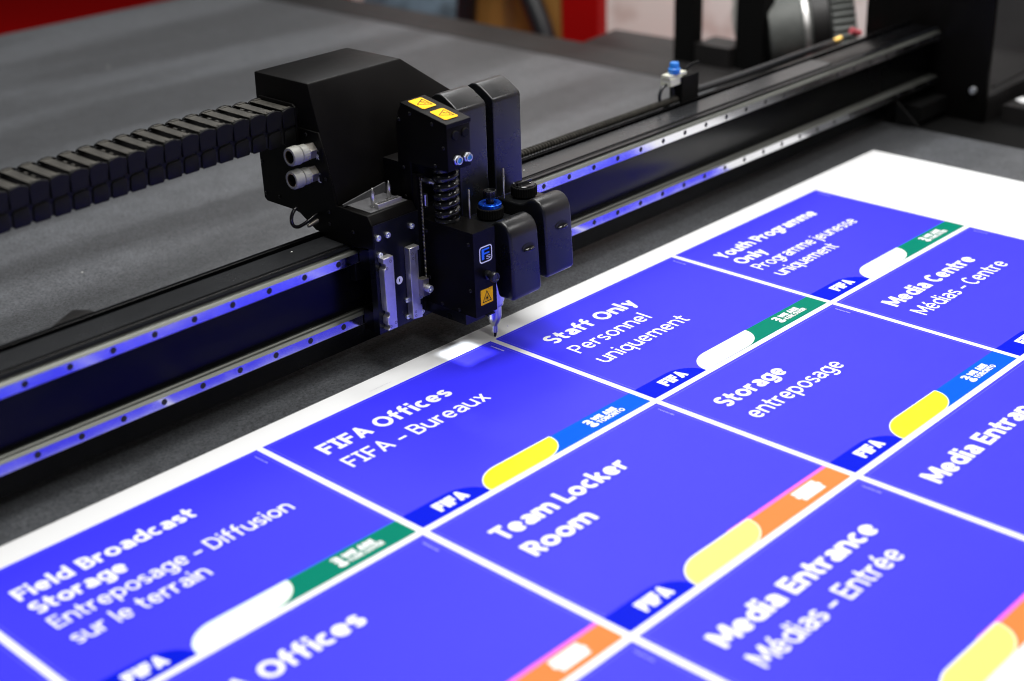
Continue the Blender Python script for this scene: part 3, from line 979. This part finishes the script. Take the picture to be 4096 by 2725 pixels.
# warning stickers on the sloping lid
sl_ = (362 - 346) / 87.0
def lidpt(x, y, h):
    return (x - LO[0], y - LO[1], 347.9 + (y + 10) * sl_ * 0.985 + h - LO[2])
def sticker(mesh_pts, h0, material, name, parent):
    me = bpy.data.meshes.new(name)
    me.from_pydata([Vector(lidpt(x, y, h0)) * MM for x, y in mesh_pts], [], [list(range(len(mesh_pts)))])
    me.materials.append(material)
    return link(name, me, parent)
def triangle_frame(cx, cy, s, w):
    # outline triangle in the sticker plane, apex towards -x (as on the photo)
    P3 = [(cx - s * 0.95, cy), (cx + s * 0.75, cy + s * 0.95), (cx + s * 0.75, cy - s * 0.95)]
    c = (sum(p[0] for p in P3) / 3, sum(p[1] for p in P3) / 3)
    inn = [(c[0] + (p[0] - c[0]) * (1 - w), c[1] + (p[1] - c[1]) * (1 - w)) for p in P3]
    return P3, inn
def lid_sticker(yc, kind):
    x0, x1, hw = 352.0, 377.5, 15.5
    pts = [(x0 + 2, yc - hw), (x1 - 2, yc - hw), (x1, yc - hw + 2), (x1, yc + hw - 2), (x1 - 2, yc + hw), (x0 + 2, yc + hw), (x0, yc + hw - 2), (x0, yc - hw + 2)]
    st = sticker(pts, 0.25, YELLOW, 'warning_sticker', upper)
    o, i = triangle_frame(365.6, yc, 11.8, 0.2)
    me = bpy.data.meshes.new('warning_triangle')
    me.from_pydata([Vector(lidpt(x, y, 0.5)) * MM for x, y in o + i], [], [(0, 1, 4, 3), (1, 2, 5, 4), (2, 0, 3, 5)])
    me.materials.append(BLACKINK)
    link('warning_triangle', me, st)
    def ring(cx, cy, r, w, a0=0, a1=360):
        n = 16
        vv, ff = [], []
        for q in range(n + 1):
            a = math.radians(a0 + (a1 - a0) * q / n)
            vv += [(cx + r * math.cos(a), cy + r * math.sin(a)), (cx + (r - w) * math.cos(a), cy + (r - w) * math.sin(a))]
            if q:
                ff.append((2 * q - 2, 2 * q - 1, 2 * q + 1, 2 * q))
        m_ = bpy.data.meshes.new('warning_symbol')
        m_.from_pydata([Vector(lidpt(x, y, 0.5)) * MM for x, y in vv], [], ff)
        m_.materials.append(BLACKINK)
        link('warning_symbol', m_, st)
    if kind == 0:
        ring(368, yc + 2.8, 2.7, 0.9)
        ring(369, yc - 4.0, 2.9, 0.9, -60, 200)
    else:
        for q in range(3):
            ring(367 + q * 1.3, yc + 2.5 - q * 0.6, 1.8, 0.9, 60 * q, 60 * q + 230)
        ring(369, yc - 2.5, 3.6, 0.7, -90, 90)
lid_sticker(58, 0)
lid_sticker(16, 1)
# ribbed hose between the two boxes
hb = MB(LO)
prf = []
for k in range(61):
    t = k / 60.0
    ph = (t * 6.0) % 1.0
    prf.append((14.4 + 4.8 * math.sin(math.pi * ph) ** 0.8, t * 80))
hx = []
for k in range(6 * 26 + 1):
    a = 2 * math.pi * k / 26
    hx.append((366.5 + 13.0 * math.cos(a), 21 + 13.0 * math.sin(a), 206 + 78.0 * k / (6 * 26) - 2))
hb.tube(hx, 6.1, 12)
hb.lathe([(12, 0), (12, 80)], (366.5, 21, 199), n=20)
hb.lathe([(19, 0), (19.4, 3), (18, 5.5), (10, 6)], (366.5, 21, 199.4), n=28)
lp('ribbed_hose', hb, GLOSSBLK)
# lower box: open underneath so its work light shines down
lb_ = MB(LO)
x0, x1, y0, y1, z0, z1 = 347, 389, -47.5, 50, 75, 200
lb_.box(x0, x1, y0, y1, 196, z1, 1.0)
lb_.box(x0, x1, y0, y0 + 2.5, z0, 195.9, 0.8)
lb_.box(x0, x1, y1 - 2.5, y1, z0, 195.9, 0.5)
lb_.box(x0, x0 + 2.5, y0 + 2.6, y1 - 2.6, z0, 195.9, 0.5)
lb_.box(x1 - 2.5, x1, y0 + 2.6, y1 - 2.6, z0, 195.9, 0.5)
lower = lp('module_box', lb_, POWDER)
for y, z in ((44.5, 184), (-38.3, 182.7), (43, 114), (-38.7, 114.4), (19.5, 79.5), (-14.6, 79.5)):
    at('screw', SIDE_ME, 347, y, z, lower, LO)
lw = MB(LO)                                  # lamp hood under the box with a rectangular opening
lw.box(350, 353, -24, 60, 57, 74.8, 0.4, 1)
lw.box(384, 387, -24, 34, 57, 74.8, 0.4, 1)
lw.box(353, 384, -24, -21, 57, 74.8, 0.4, 1)
lw.box(353, 384, 21, 24, 57, 74.8, 0.4, 1)
lw.box(353, 358.5, -21, 21, 57, 57.3)
lw.box(378.5, 384, -21, 21, 57, 57.3)
lw.box(358.5, 378.5, -21, -10.5, 57, 57.3)
lw.box(358.5, 378.5, 11, 21, 57, 57.3)
lp('lamp_hood', lw, PLATE)
lp('lens_shield', MB(LO).box(387.5, 402, -30, 10, 60, 62, 0.4, 1), PLATE)
led = bpy.data.lights.new('work_light', 'AREA')
led.shape = 'RECTANGLE'
led.size = 0.007
led.size_y = 0.007
led.energy = 0.21
led.color = (0.9, 0.95, 1.0)
lo_ = bpy.data.objects.new('work_light', led)
COL.objects.link(lo_)
lo_.location = (0.3685, 0.002, 0.086)
lo_.rotation_euler = (0, 0, 0)
# maker's mark, knob and laser sticker on the front face
ff = lambda h0: (lambda u, v, h=0: (u - LO[0], -47.5 - h0 - h - LO[1], -v - LO[2]))
def face_ring(xa, xb, za, zb, r, w, h):
    def rr(g):
        pts = []
        for cx, cz, a0 in ((xb - r, zb - r, 0), (xa + r, zb - r, 90), (xa + r, za + r, 180), (xb - r, za + r, 270)):
            for q in range(6):
                a = math.radians(a0 + 90 * q / 5)
                pts.append((cx + (r - g) * math.cos(a), cz + (r - g) * math.sin(a)))
        return pts
    o, i = rr(0), rr(w)
    n = len(o)
    me = bpy.data.meshes.new('badge_frame')
    me.from_pydata([Vector(ff(h)(x, -z)) * MM for x, z in o + i], [], [(k, (k + 1) % n, n + (k + 1) % n, n + k) for k in range(n)])
    return me
br = face_ring(357.6, 382.4, 152.6, 176.6, 5, 1.5, 0.35)
br.materials.append(WHITESTK)
badge = link('badge', br, lower)
link('badge_letter', lettering([('F', 362, 377, -157.5, 15.5)], LOGOBLUE, ff(0.4), 0.012), badge)
link('badge_letter', lettering([('s', 370.5, 379.5, -156.5, 8.5)], LOGOGREY, ff(0.5), 0.0), badge)
kb = MB(LO)
kb.lathe([(6.4, 0), (6.4, 4), (4.6, 5), (4.6, 9), (7.2, 11), (7.6, 16), (6.6, 18), (4.8, 18.2), (4.2, 17.2), (0, 17)], (371, -47.4, 133.5), (0, -1, 0), 28, cap=False)
link('front_knob', kb.mesh('front_knob', PLASTIC), lower)
ls = MB(LO)
ls.box(357.3, 381, -47.85, -47.6, 90.8, 113.2)
lsk = link('laser_sticker', ls.mesh('laser_sticker', YELLOW), lower)
P3 = [(369.2, 111), (360, 93.8), (378.4, 93.8)]
c = (sum(p[0] for p in P3) / 3, sum(p[1] for p in P3) / 3)
inn = [(c[0] + (p[0] - c[0]) * 0.78, c[1] + (p[1] - c[1]) * 0.78) for p in P3]
me = bpy.data.meshes.new('warning_triangle')
me.from_pydata([Vector(ff(0.5)(x, -z)) * MM for x, z in P3 + inn], [], [(0, 1, 4, 3), (1, 2, 5, 4), (2, 0, 3, 5)])
me.materials.append(BLACKINK)
link('warning_triangle', me, lsk)
star, fcs = [], []
for k in range(16):
    a = 2 * math.pi * k / 16
    L_ = 4.8 if k % 2 == 0 else 3.6
    for (r_, da) in ((0.6, -0.25), (L_, -0.03), (L_, 0.03), (0.6, 0.25)):
        star.append((369.2 + r_ * math.cos(a + da), 99.6 + r_ * math.sin(a + da)))
    fcs.append((4 * k, 4 * k + 1, 4 * k + 2, 4 * k + 3))
n0 = len(star)
star += [(369.2 + 1.5 * math.cos(2 * math.pi * q / 12), 99.6 + 1.5 * math.sin(2 * math.pi * q / 12)) for q in range(12)]
fcs.append(tuple(range(n0, n0 + 12)))
me = bpy.data.meshes.new('laser_symbol')
me.from_pydata([Vector(ff(0.55)(x, -z)) * MM for x, z in star], [], fcs)
me.materials.append(BLACKINK)
link('laser_symbol', me, lsk)

# ================================================================== two knife modules with moulded housings
def knife_module(xc, dz, label, knob, org_z=0):
    KO = (xc, 0, 0 + dz)
    root = thing('knife_module', label, 'tool module', KO, 'moulded knife modules side by side on the cutting head')
    def kp(name, mb, m, parent=root, smooth=40):
        return link(name, mb.mesh(name, m, smooth), parent)
    hw = 28.5
    # tall motor tower (fixed height)
    tw = MB(KO)
    tw.prism([(33, 185 + dz), (33, 341), (35, 345.5), (45, 352), (56, 358.5), (66, 362.5), (75, 361.5), (83, 357), (88, 350), (89, 342), (89, 185 + dz)],
             'X', xc - hw, xc + hw, 5.5, 4, 20)
    kp('motor_tower', tw, PLASTIC)
    # lower housing
    hg = MB(KO)
    z = dz
    pr = [(-66, 90 + z), (-64, 130 + z), (-61.2, 176 + z), (-59.5, 184 + z), (-56, 190.5 + z), (-50, 196 + z), (-43, 198.4 + z), (-36, 198.6 + z), (-30, 196.6 + z), (-25, 192.6 + z), (-20, 189 + z),
          (-13, 187.4 + z), (32, 187.2 + z), (32, 112 + z), (-28, 106 + z), (-34, 84.5 + z), (-60, 84 + z)]
    hg.prism(pr, 'X', xc - hw, xc + hw, 5.5, 4, 28)
    house = kp('tool_housing', hg, PLASTIC)
    ls_ = MB(KO)
    ls_.prism(arc(xc + 5.5, 157 + z, 12.8, 6.2, 0, 360, 20)[:-1], 'Y', -62.95, -62.3 - 0.95)
    link('latch_slot', ls_.mesh('latch_slot', DARKHOLE), house)
    lv = MB(KO)
    lv.tube([(xc - 3, -63.4, 154 + z), (xc, -65.2, 154.4 + z), (xc + 6, -66.6, 154.8 + z), (xc + 12, -65.6, 155.2 + z), (xc + 15, -63.4, 155.4 + z)], [1.8, 2.9, 3.1, 2.9, 1.8], 14)
    link('latch_lever', lv.mesh('latch_lever', GLOSSBLK), house)
    pin = MB(KO)
    pin.lathe([(1.7, 0), (1.7, 44), (1.2, 45)], (xc - 31, 15, 190 + z), n=14)
    kp('guide_pin', pin, STEEL)
    col = MB(KO)
    col.lathe([(13.5, 0), (17.5, 5.5), (18.6, 6), (19.2, 6.5), (19.2, 19), (18.6, 19.8), (16.2, 20.2), (0, 20.2)], (xc, 4.3, 184 + z), n=64, ridge=(18.4, 0.8), cap=False)
    dial = kp('depth_dial', col, MATTEBLK, smooth=30)
    if knob == 'blue':
        bl = MB(KO)
        bl.lathe([(16.4, 0), (16.6, 1), (16.6, 8.6), (15.6, 9.6), (9.5, 9.6), (9, 7.2), (6, 7.2)], (xc, 4.3, 200.5 + z), n=40, cap=False)
        link('blue_ring', bl.mesh('blue_ring', BLUEANO), dial)
        kn = MB(KO)
        kn.lathe([(5.6, 0), (5.6, 9), (8.8, 9.5), (9.6, 10.5), (9.6, 20), (9, 20.6), (7.6, 20.6), (6.6, 18.4), (0, 17.6)], (xc, 4.3, 207.8 + z), n=28, ridge=(8.7, 0.8), cap=False)
        link('thumb_screw', kn.mesh('thumb_screw', PLASTIC), dial)
    else:
        tp_ = MB(KO)
        tp_.lathe([(16, 0), (16, 1.6), (15, 2.4), (0, 2.4)], (xc, 4.3, 203.8 + z), n=40, cap=False)
        link('dial_cap', tp_.mesh('dial_cap', GLOSSBLK), dial)
        gr = MB(KO)
        gr.box(xc - 14, xc + 14, 2.4, 6.2, 206.3 + z, 210.0 + z, 0.8)
        gr_o = link('grip_bar', gr.mesh('grip_bar', PLASTIC), dial)
        for qx, qy in ((-8, 12), (9, -4)):
            link('index_dot', MB(KO).lathe([(0.9, 0), (0.9, 0.2)], (xc + qx, 4.3 + qy, 206.25 + z), n=12).mesh('index_dot', WHITESTK), dial)
    # tool holder and blade
    nz = MB(KO)
    z = dz if knob == 'blue' else dz + 70
    nz.lathe([(16, 110), (16, 66), (15.6, 60.5), (14.2, 60.3), (14.2, 54), (13.6, 53.2), (11, 53), (11, 36), (10.6, 33), (5.2, 20.5), (4.5, 20), (4.5, 9.5), (3.8, 9), (0, 9)],
             (xc, 4.3, z), n=36, cap=False)
    nz.lathe([(0.05, 12.2), (2.0, 12.2), (2.0, 11.7), (0.05, 11.7)], (xc + 2, -5.0, 16 + z), (0.3, -0.4, 0.2), 12, cap=False, mi=0)
    holder = kp('tool_holder', nz, STEEL)
    bd = MB(KO)
    bd.lathe([(4.3, 9.2), (4.35, 14.5)], (xc, 4.3, z), n=28, cap=False)
    bd.prism([(xc - 1.2, 9 + z), (xc + 3.2, 9 + z), (xc + 2.9, 2.6 + z), (xc + 0.2, 0.35 + z), (xc - 1.4, 2.6 + z), (xc - 0.6, 4.5 + z)], 'Y', 3.4, 5.6, 0.2, 1)
    link('blade', bd.mesh('blade', PLATE), holder)
    return root
knife_module(434.5, 0, 'moulded black knife module with blue ringed dial, its blade touching the white margin', 'blue')
knife_module(505.0, 13, 'raised moulded black knife module with plain black dial at the right end of the head', 'black')

# ================================================================== energy chain
chain = thing('cable_chain', 'black segmented cable chain running from the left to the tall hood', 'cable chain', (0, 235, 300))
CO = Vector((0, 235, 300))
PIT = 27.6
def side(s):
    lk = MB()
    ya = 39.5 * s
    yb = 35.5 * s
    lo_y, hi_y = min(ya, yb), max(ya, yb)
    # upper half plate, waisted outline with humped top
    lk.prism([(-13, -24), (13.6, -24), (14.4, -12), (13.0, 3), (12.6, 22), (11, 25.2), (4, 26.6), (-6, 26.0), (-13.2, 23), (-14.2, 4), (-15, -14)][::-1] if False else
             [(-13.4, -1), (10.5, 1.5), (14.2, 20.5), (12.4, 23.8), (4, 26.4), (-5, 26.0), (-11.5, 23.6), (-13.0, 20.5)], 'Y', lo_y, hi_y, 0.55, 1)
    # lower half plate, slimmer so gaps show between neighbours
    lk.prism([(-13.0, -23), (-11.4, -25.4), (8.8, -25.0), (10.2, -22.5), (10.6, -4.6), (7, -2.6), (-8, -4.0), (-11.6, -7)], 'Y', lo_y + (0.9 if s < 0 else 0), hi_y - (0.9 if s > 0 else 0), 1.0, 2)
    # hinge boss and recessed inner web
    lk.lathe([(5.6, 0), (5.6, 2.4), (4.6, 2.8)], (13.8, (33.4 if s > 0 else -33.4), -2.2), (0, s, 0), 16)
    lk.box(-13.8, 13.8, min(33 * s, 35 * s), max(33 * s, 35 * s), -23, 21, mi=1)
    return lk.mesh('chain_link', [CHAIN, DARKHOLE])
LINK_ME = side(-1)
SIDEP_ME = side(1)
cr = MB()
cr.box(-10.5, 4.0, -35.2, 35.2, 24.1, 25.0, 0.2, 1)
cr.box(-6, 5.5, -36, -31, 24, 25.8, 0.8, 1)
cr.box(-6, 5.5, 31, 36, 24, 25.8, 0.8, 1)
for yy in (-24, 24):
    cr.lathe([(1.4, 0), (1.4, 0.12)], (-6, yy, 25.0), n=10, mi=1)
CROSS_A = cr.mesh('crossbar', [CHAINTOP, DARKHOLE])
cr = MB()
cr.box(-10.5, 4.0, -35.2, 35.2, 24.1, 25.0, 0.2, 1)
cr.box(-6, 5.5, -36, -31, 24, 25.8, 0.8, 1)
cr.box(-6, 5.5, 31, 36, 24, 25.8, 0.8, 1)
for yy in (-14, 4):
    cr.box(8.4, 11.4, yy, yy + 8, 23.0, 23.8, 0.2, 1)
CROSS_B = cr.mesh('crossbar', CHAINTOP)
under = MB().box(-11, 6, -35.2, 35.2, -25, -23, 0.6, 1).box(-14, 14, -32, 32, -18, -4, 3)
UNDER_ME = under.mesh('inner_cables', DARKHOLE)
for k in range(22):
    x = 245 - PIT * k
    z = 331.0 + 2.2 * math.sin((k + 1) * 0.33) + (0.0 if k > 1 else -1.0)
    if k > 14:
        z -= 0.28 * (k - 14) ** 1.6
    o = link('chain_link', LINK_ME, chain, (x - CO.x, 0, z - CO.z))
    o.rotation_euler = (0, -math.radians(0.6 * math.cos(k * 0.33)), math.radians(random.uniform(-0.35, 0.35)))
    link('side_plate', SIDEP_ME, o)
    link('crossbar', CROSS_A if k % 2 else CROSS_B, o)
    link('inner_cables', UNDER_ME, o)
endp = MB(CO)
endp.prism([(194, 300), (194, 356), (200, 360), (274, 360), (276, 300)], 'X', 252, 255.4, 0.8)
link('end_bracket', endp.mesh('end_bracket', POWDER), chain)

# ================================================================== things beyond the table
def box_thing(name, label, cat, x0, x1, y0, y1, z0, z1, m, parts=None, bev=6):
    org = ((x0 + x1) / 2, (y0 + y1) / 2, z0)
    t = thing(name, label, cat, org)
    link('body', MB(org).box(x0, x1, y0, y1, z0, z1, bev).mesh('body', m), t)
    return t, org
cb_t, cb_o = box_thing('cardboard_box', 'tall brown cardboard box standing behind the table frame', 'box', 2400, 2462, 1632, 2062, -899, 420, CARDBOARD, None, 3)
link('closing_tape', MB(cb_o).box(2398.2, 2399.4, 1815, 1862, -899, 420).mesh('closing_tape', mat('packing_tape', (0.20, 0.11, 0.04), 0.35)), cb_t)
rb_t, rb_o = box_thing('red_case', 'narrow bright red case between the cardboard box and white wall', 'case', 2400, 2440, 1474, 1618, -899, 300, REDBOX, None, 3)
link('case_lid', MB(rb_o).box(2397, 2443, 1471, 1621, 300.5, 330, 4).mesh('case_lid', REDBOX), rb_t)
# blue-grey clothing bag slumped on the table edge's far side
def blob_mesh(name, org, rx, ry, rz, m, seed, amp=0.18, seg=24):
    bm = bmesh.new()
    bmesh.ops.create_uvsphere(bm, u_segments=seg, v_segments=seg // 2 + 4, radius=1.0)
    from mathutils import noise
    for v in bm.verts:
        d = noise.noise(v.co * 2.3 + Vector((seed, 0, 0))) + 0.5 * noise.noise(v.co * 5.7 + Vector((0, seed, 0)))
        s = 1 + amp * d
        v.co = Vector((v.co.x * rx * s, v.co.y * ry * s, (v.co.z + 1) * rz * (1 + amp * 0.5 * d))) * MM
    me = bpy.data.meshes.new(name)
    bm.to_mesh(me)
    bm.free()
    me.materials.append(m)
    me.polygons.foreach_set('use_smooth', [True] * len(me.polygons))
    o = bpy.data.objects.new(name, me)
    COL.objects.link(o)
    o.location = Vector(org) * MM
    return o
bag = blob_mesh('cloth_bag', (2480, 2345, -899), 150, 270, 470, DENIM, 3.0)
tag(bag, 'slumped blue grey cloth bag left of the cardboard box', 'bag')
hs = MB()
pts = bez((2350, 1790, 120), (2350, 1730, -10), (2350, 1655, -90), (2350, 1622, -220), 20) + bez((2350, 1622, -220), (2350, 1590, -400), (2350, 1580, -700), (2350, 1590, -898), 14)[1:]
org = Vector((2350, 1590, -898))
h2 = MB(org)
h2.tube([(2350, 2020, -400), (2350, 1960, 20), (2350, 1880, 170)] + pts, 33, 14)
ho_ = link('black_hose', h2.mesh('black_hose', HOSE), None, org)
tag(ho_, 'thick black hose arching down in front of the cardboard box', 'hose')
# black post frame on the side shelf
fr_o = (1900, 680, -4)
pf = thing('post_frame', 'black upright post frame standing on the dark side shelf', 'frame', fr_o)
link('post', MB(fr_o).box(1890, 1930, 745, 800, -4, 420, 3).mesh('post', MATTEBLK), pf)
link('post', MB(fr_o).box(1912, 1960, 560, 634, -4, 420, 3).mesh('post', MATTEBLK), pf)
link('crossbar', MB(fr_o).box(1900, 1922, 640, 740, 208, 240, 3).mesh('crossbar', MATTEBLK), pf)
link('base_box', MB(fr_o).box(1896, 1980, 640, 742, -4, 46, 3).mesh('base_box', DARKMETAL), pf)
# crumpled white cloth hanging between the posts
def rag():
    org = Vector((1960, 690, 20))
    bm = bmesh.new()
    from mathutils import noise
    nu, nv = 14, 22
    grid = []
    for j in range(nv + 1):
        row = []
        t = j / nv
        w = 70 * (1 - 0.75 * t ** 1.5)
        for i in range(nu + 1):
            s = i / nu - 0.5
            x = 1990 + 26 * noise.noise(Vector((s * 5, t * 3, 1.3))) + 10 * math.sin(s * 16 + t * 4)
            y = 700 - 40 * t + s * w + 8 * noise.noise(Vector((t * 6, s * 3, 4)))
            z = 300 - 262 * t + 10 * noise.noise(Vector((s * 6, t * 6, 7)))
            row.append(bm.verts.new((Vector((x, y, z)) - org) * MM))
        grid.append(row)
    for j in range(nv):
        for i in range(nu):
            bm.faces.new((grid[j][i], grid[j][i + 1], grid[j + 1][i + 1], grid[j + 1][i]))
    me = bpy.data.meshes.new('hanging_cloth')
    bm.to_mesh(me)
    bm.free()
    me.materials.append(RAG)
    me.polygons.foreach_set('use_smooth', [True] * len(me.polygons))
    o = bpy.data.objects.new('hanging_cloth', me)
    COL.objects.link(o)
    o.location = org * MM
    md = o.modifiers.new('thick', 'SOLIDIFY')
    md.thickness = 0.002
    return tag(o, 'crumpled white cloth hanging behind the black posts', 'cloth')
rag()
# flexible aluminium duct end
DO = Vector((2060, 530, 86))
du = thing('duct_roll', 'silver flexible duct end with ribbed cuff behind the gantry beam', 'duct', (2060, 530, 86 - 118))
DOO = (2060, 530, 86 - 118)
ax = Vector((0.66, -0.75, 0.12)).normalized()
d1 = MB(DOO)
d1.lathe([(70, -105), (96, -100), (97, -20), (94, 0)], DO, ax, 48)
link('duct_sleeve', d1.mesh('duct_sleeve', DUCTM), du)
d2 = MB(DOO)
d2.lathe([(97, -22), (103, -20), (103, -10), (98, -8)], DO, ax, 48)
link('clamp_ring', d2.mesh('clamp_ring', ALU), du)
d3 = MB(DOO)
d3.lathe([(104, 40), (116, 44), (120, 60), (118, 92), (104, 98)], DO, ax, 90, ridge=(80, 7))
link('ribbed_cuff', d3.mesh('ribbed_cuff', DUCTM), du)
d5 = MB(DOO)
d5.lathe([(88, -8), (96, 0), (100, 38), (90, 41)], DO, ax, 48)
link('duct_drum', d5.mesh('duct_drum', DARKMETAL), du)
d4 = MB(DOO)
d4.box(2030, 2120, 480, 580, 86 - 118, 10, 4)
link('duct_cradle', d4.mesh('duct_cradle', DARKMETAL), du)
# machine cabinet at the right edge
mc_t, mc_o = box_thing('machine_cabinet', 'dark grey machine cabinet at the far right behind the end plate', 'cabinet', 2420, 2900, -500, 330, -899, 460, CABINET)
link('cabinet_door', MB(mc_o).box(2414, 2419, -470, 300, -850, 430, 2).mesh('cabinet_door', CABINET), mc_t)
wp = MB((2010, -60, 20))
wp.prism([(1978, -42), (1962, -66), (2030, -110), (2050, -60)], 'Z', 20.5, 23)
tag(link('paper_slip', wp.mesh('paper_slip', PAPER, None), None, (2010, -60, 20)), 'white paper slip lying on the drive housing at the right edge', 'paper')
# small swarf scraps
def scrap(x, y, z, label, s=1.0):
    b = MB((x, y, z))
    b.prism([(x - 2.2 * s, y), (x, y - 1.2 * s), (x + 2.4 * s, y + 0.4), (x + 0.3, y + 1.4 * s)], 'Z', z + 0.05, z + 0.5)
    tag(link('paper_scrap', b.mesh('paper_scrap', SCRAP, None), None, (x, y, z)), label, 'scrap', 'white scraps left on the machine')
scrap(186, 720, -3, 'white scrap on the felt left of the cutting head, nearest the beam')
scrap(990, 1885, -3, 'long white scrap at the far left of the felt', 1.6)
scrap(190, 150, 173.4, 'white scrap on the beam cover just left of the hood', 0.9)
scrap(650, 140, 173.4, 'white scrap on the beam cover right of the knife modules', 0.8)

# ------------------------------------------------------------------ render defaults
SC.render.engine = 'CYCLES'
SC.cycles.pixel_filter_type = 'BLACKMAN_HARRIS'
SC.cycles.filter_width = 1.0
SC.cycles.max_bounces = 8
SC.cycles.glossy_bounces = 5
SC.cycles.caustics_reflective = False
SC.cycles.caustics_refractive = False
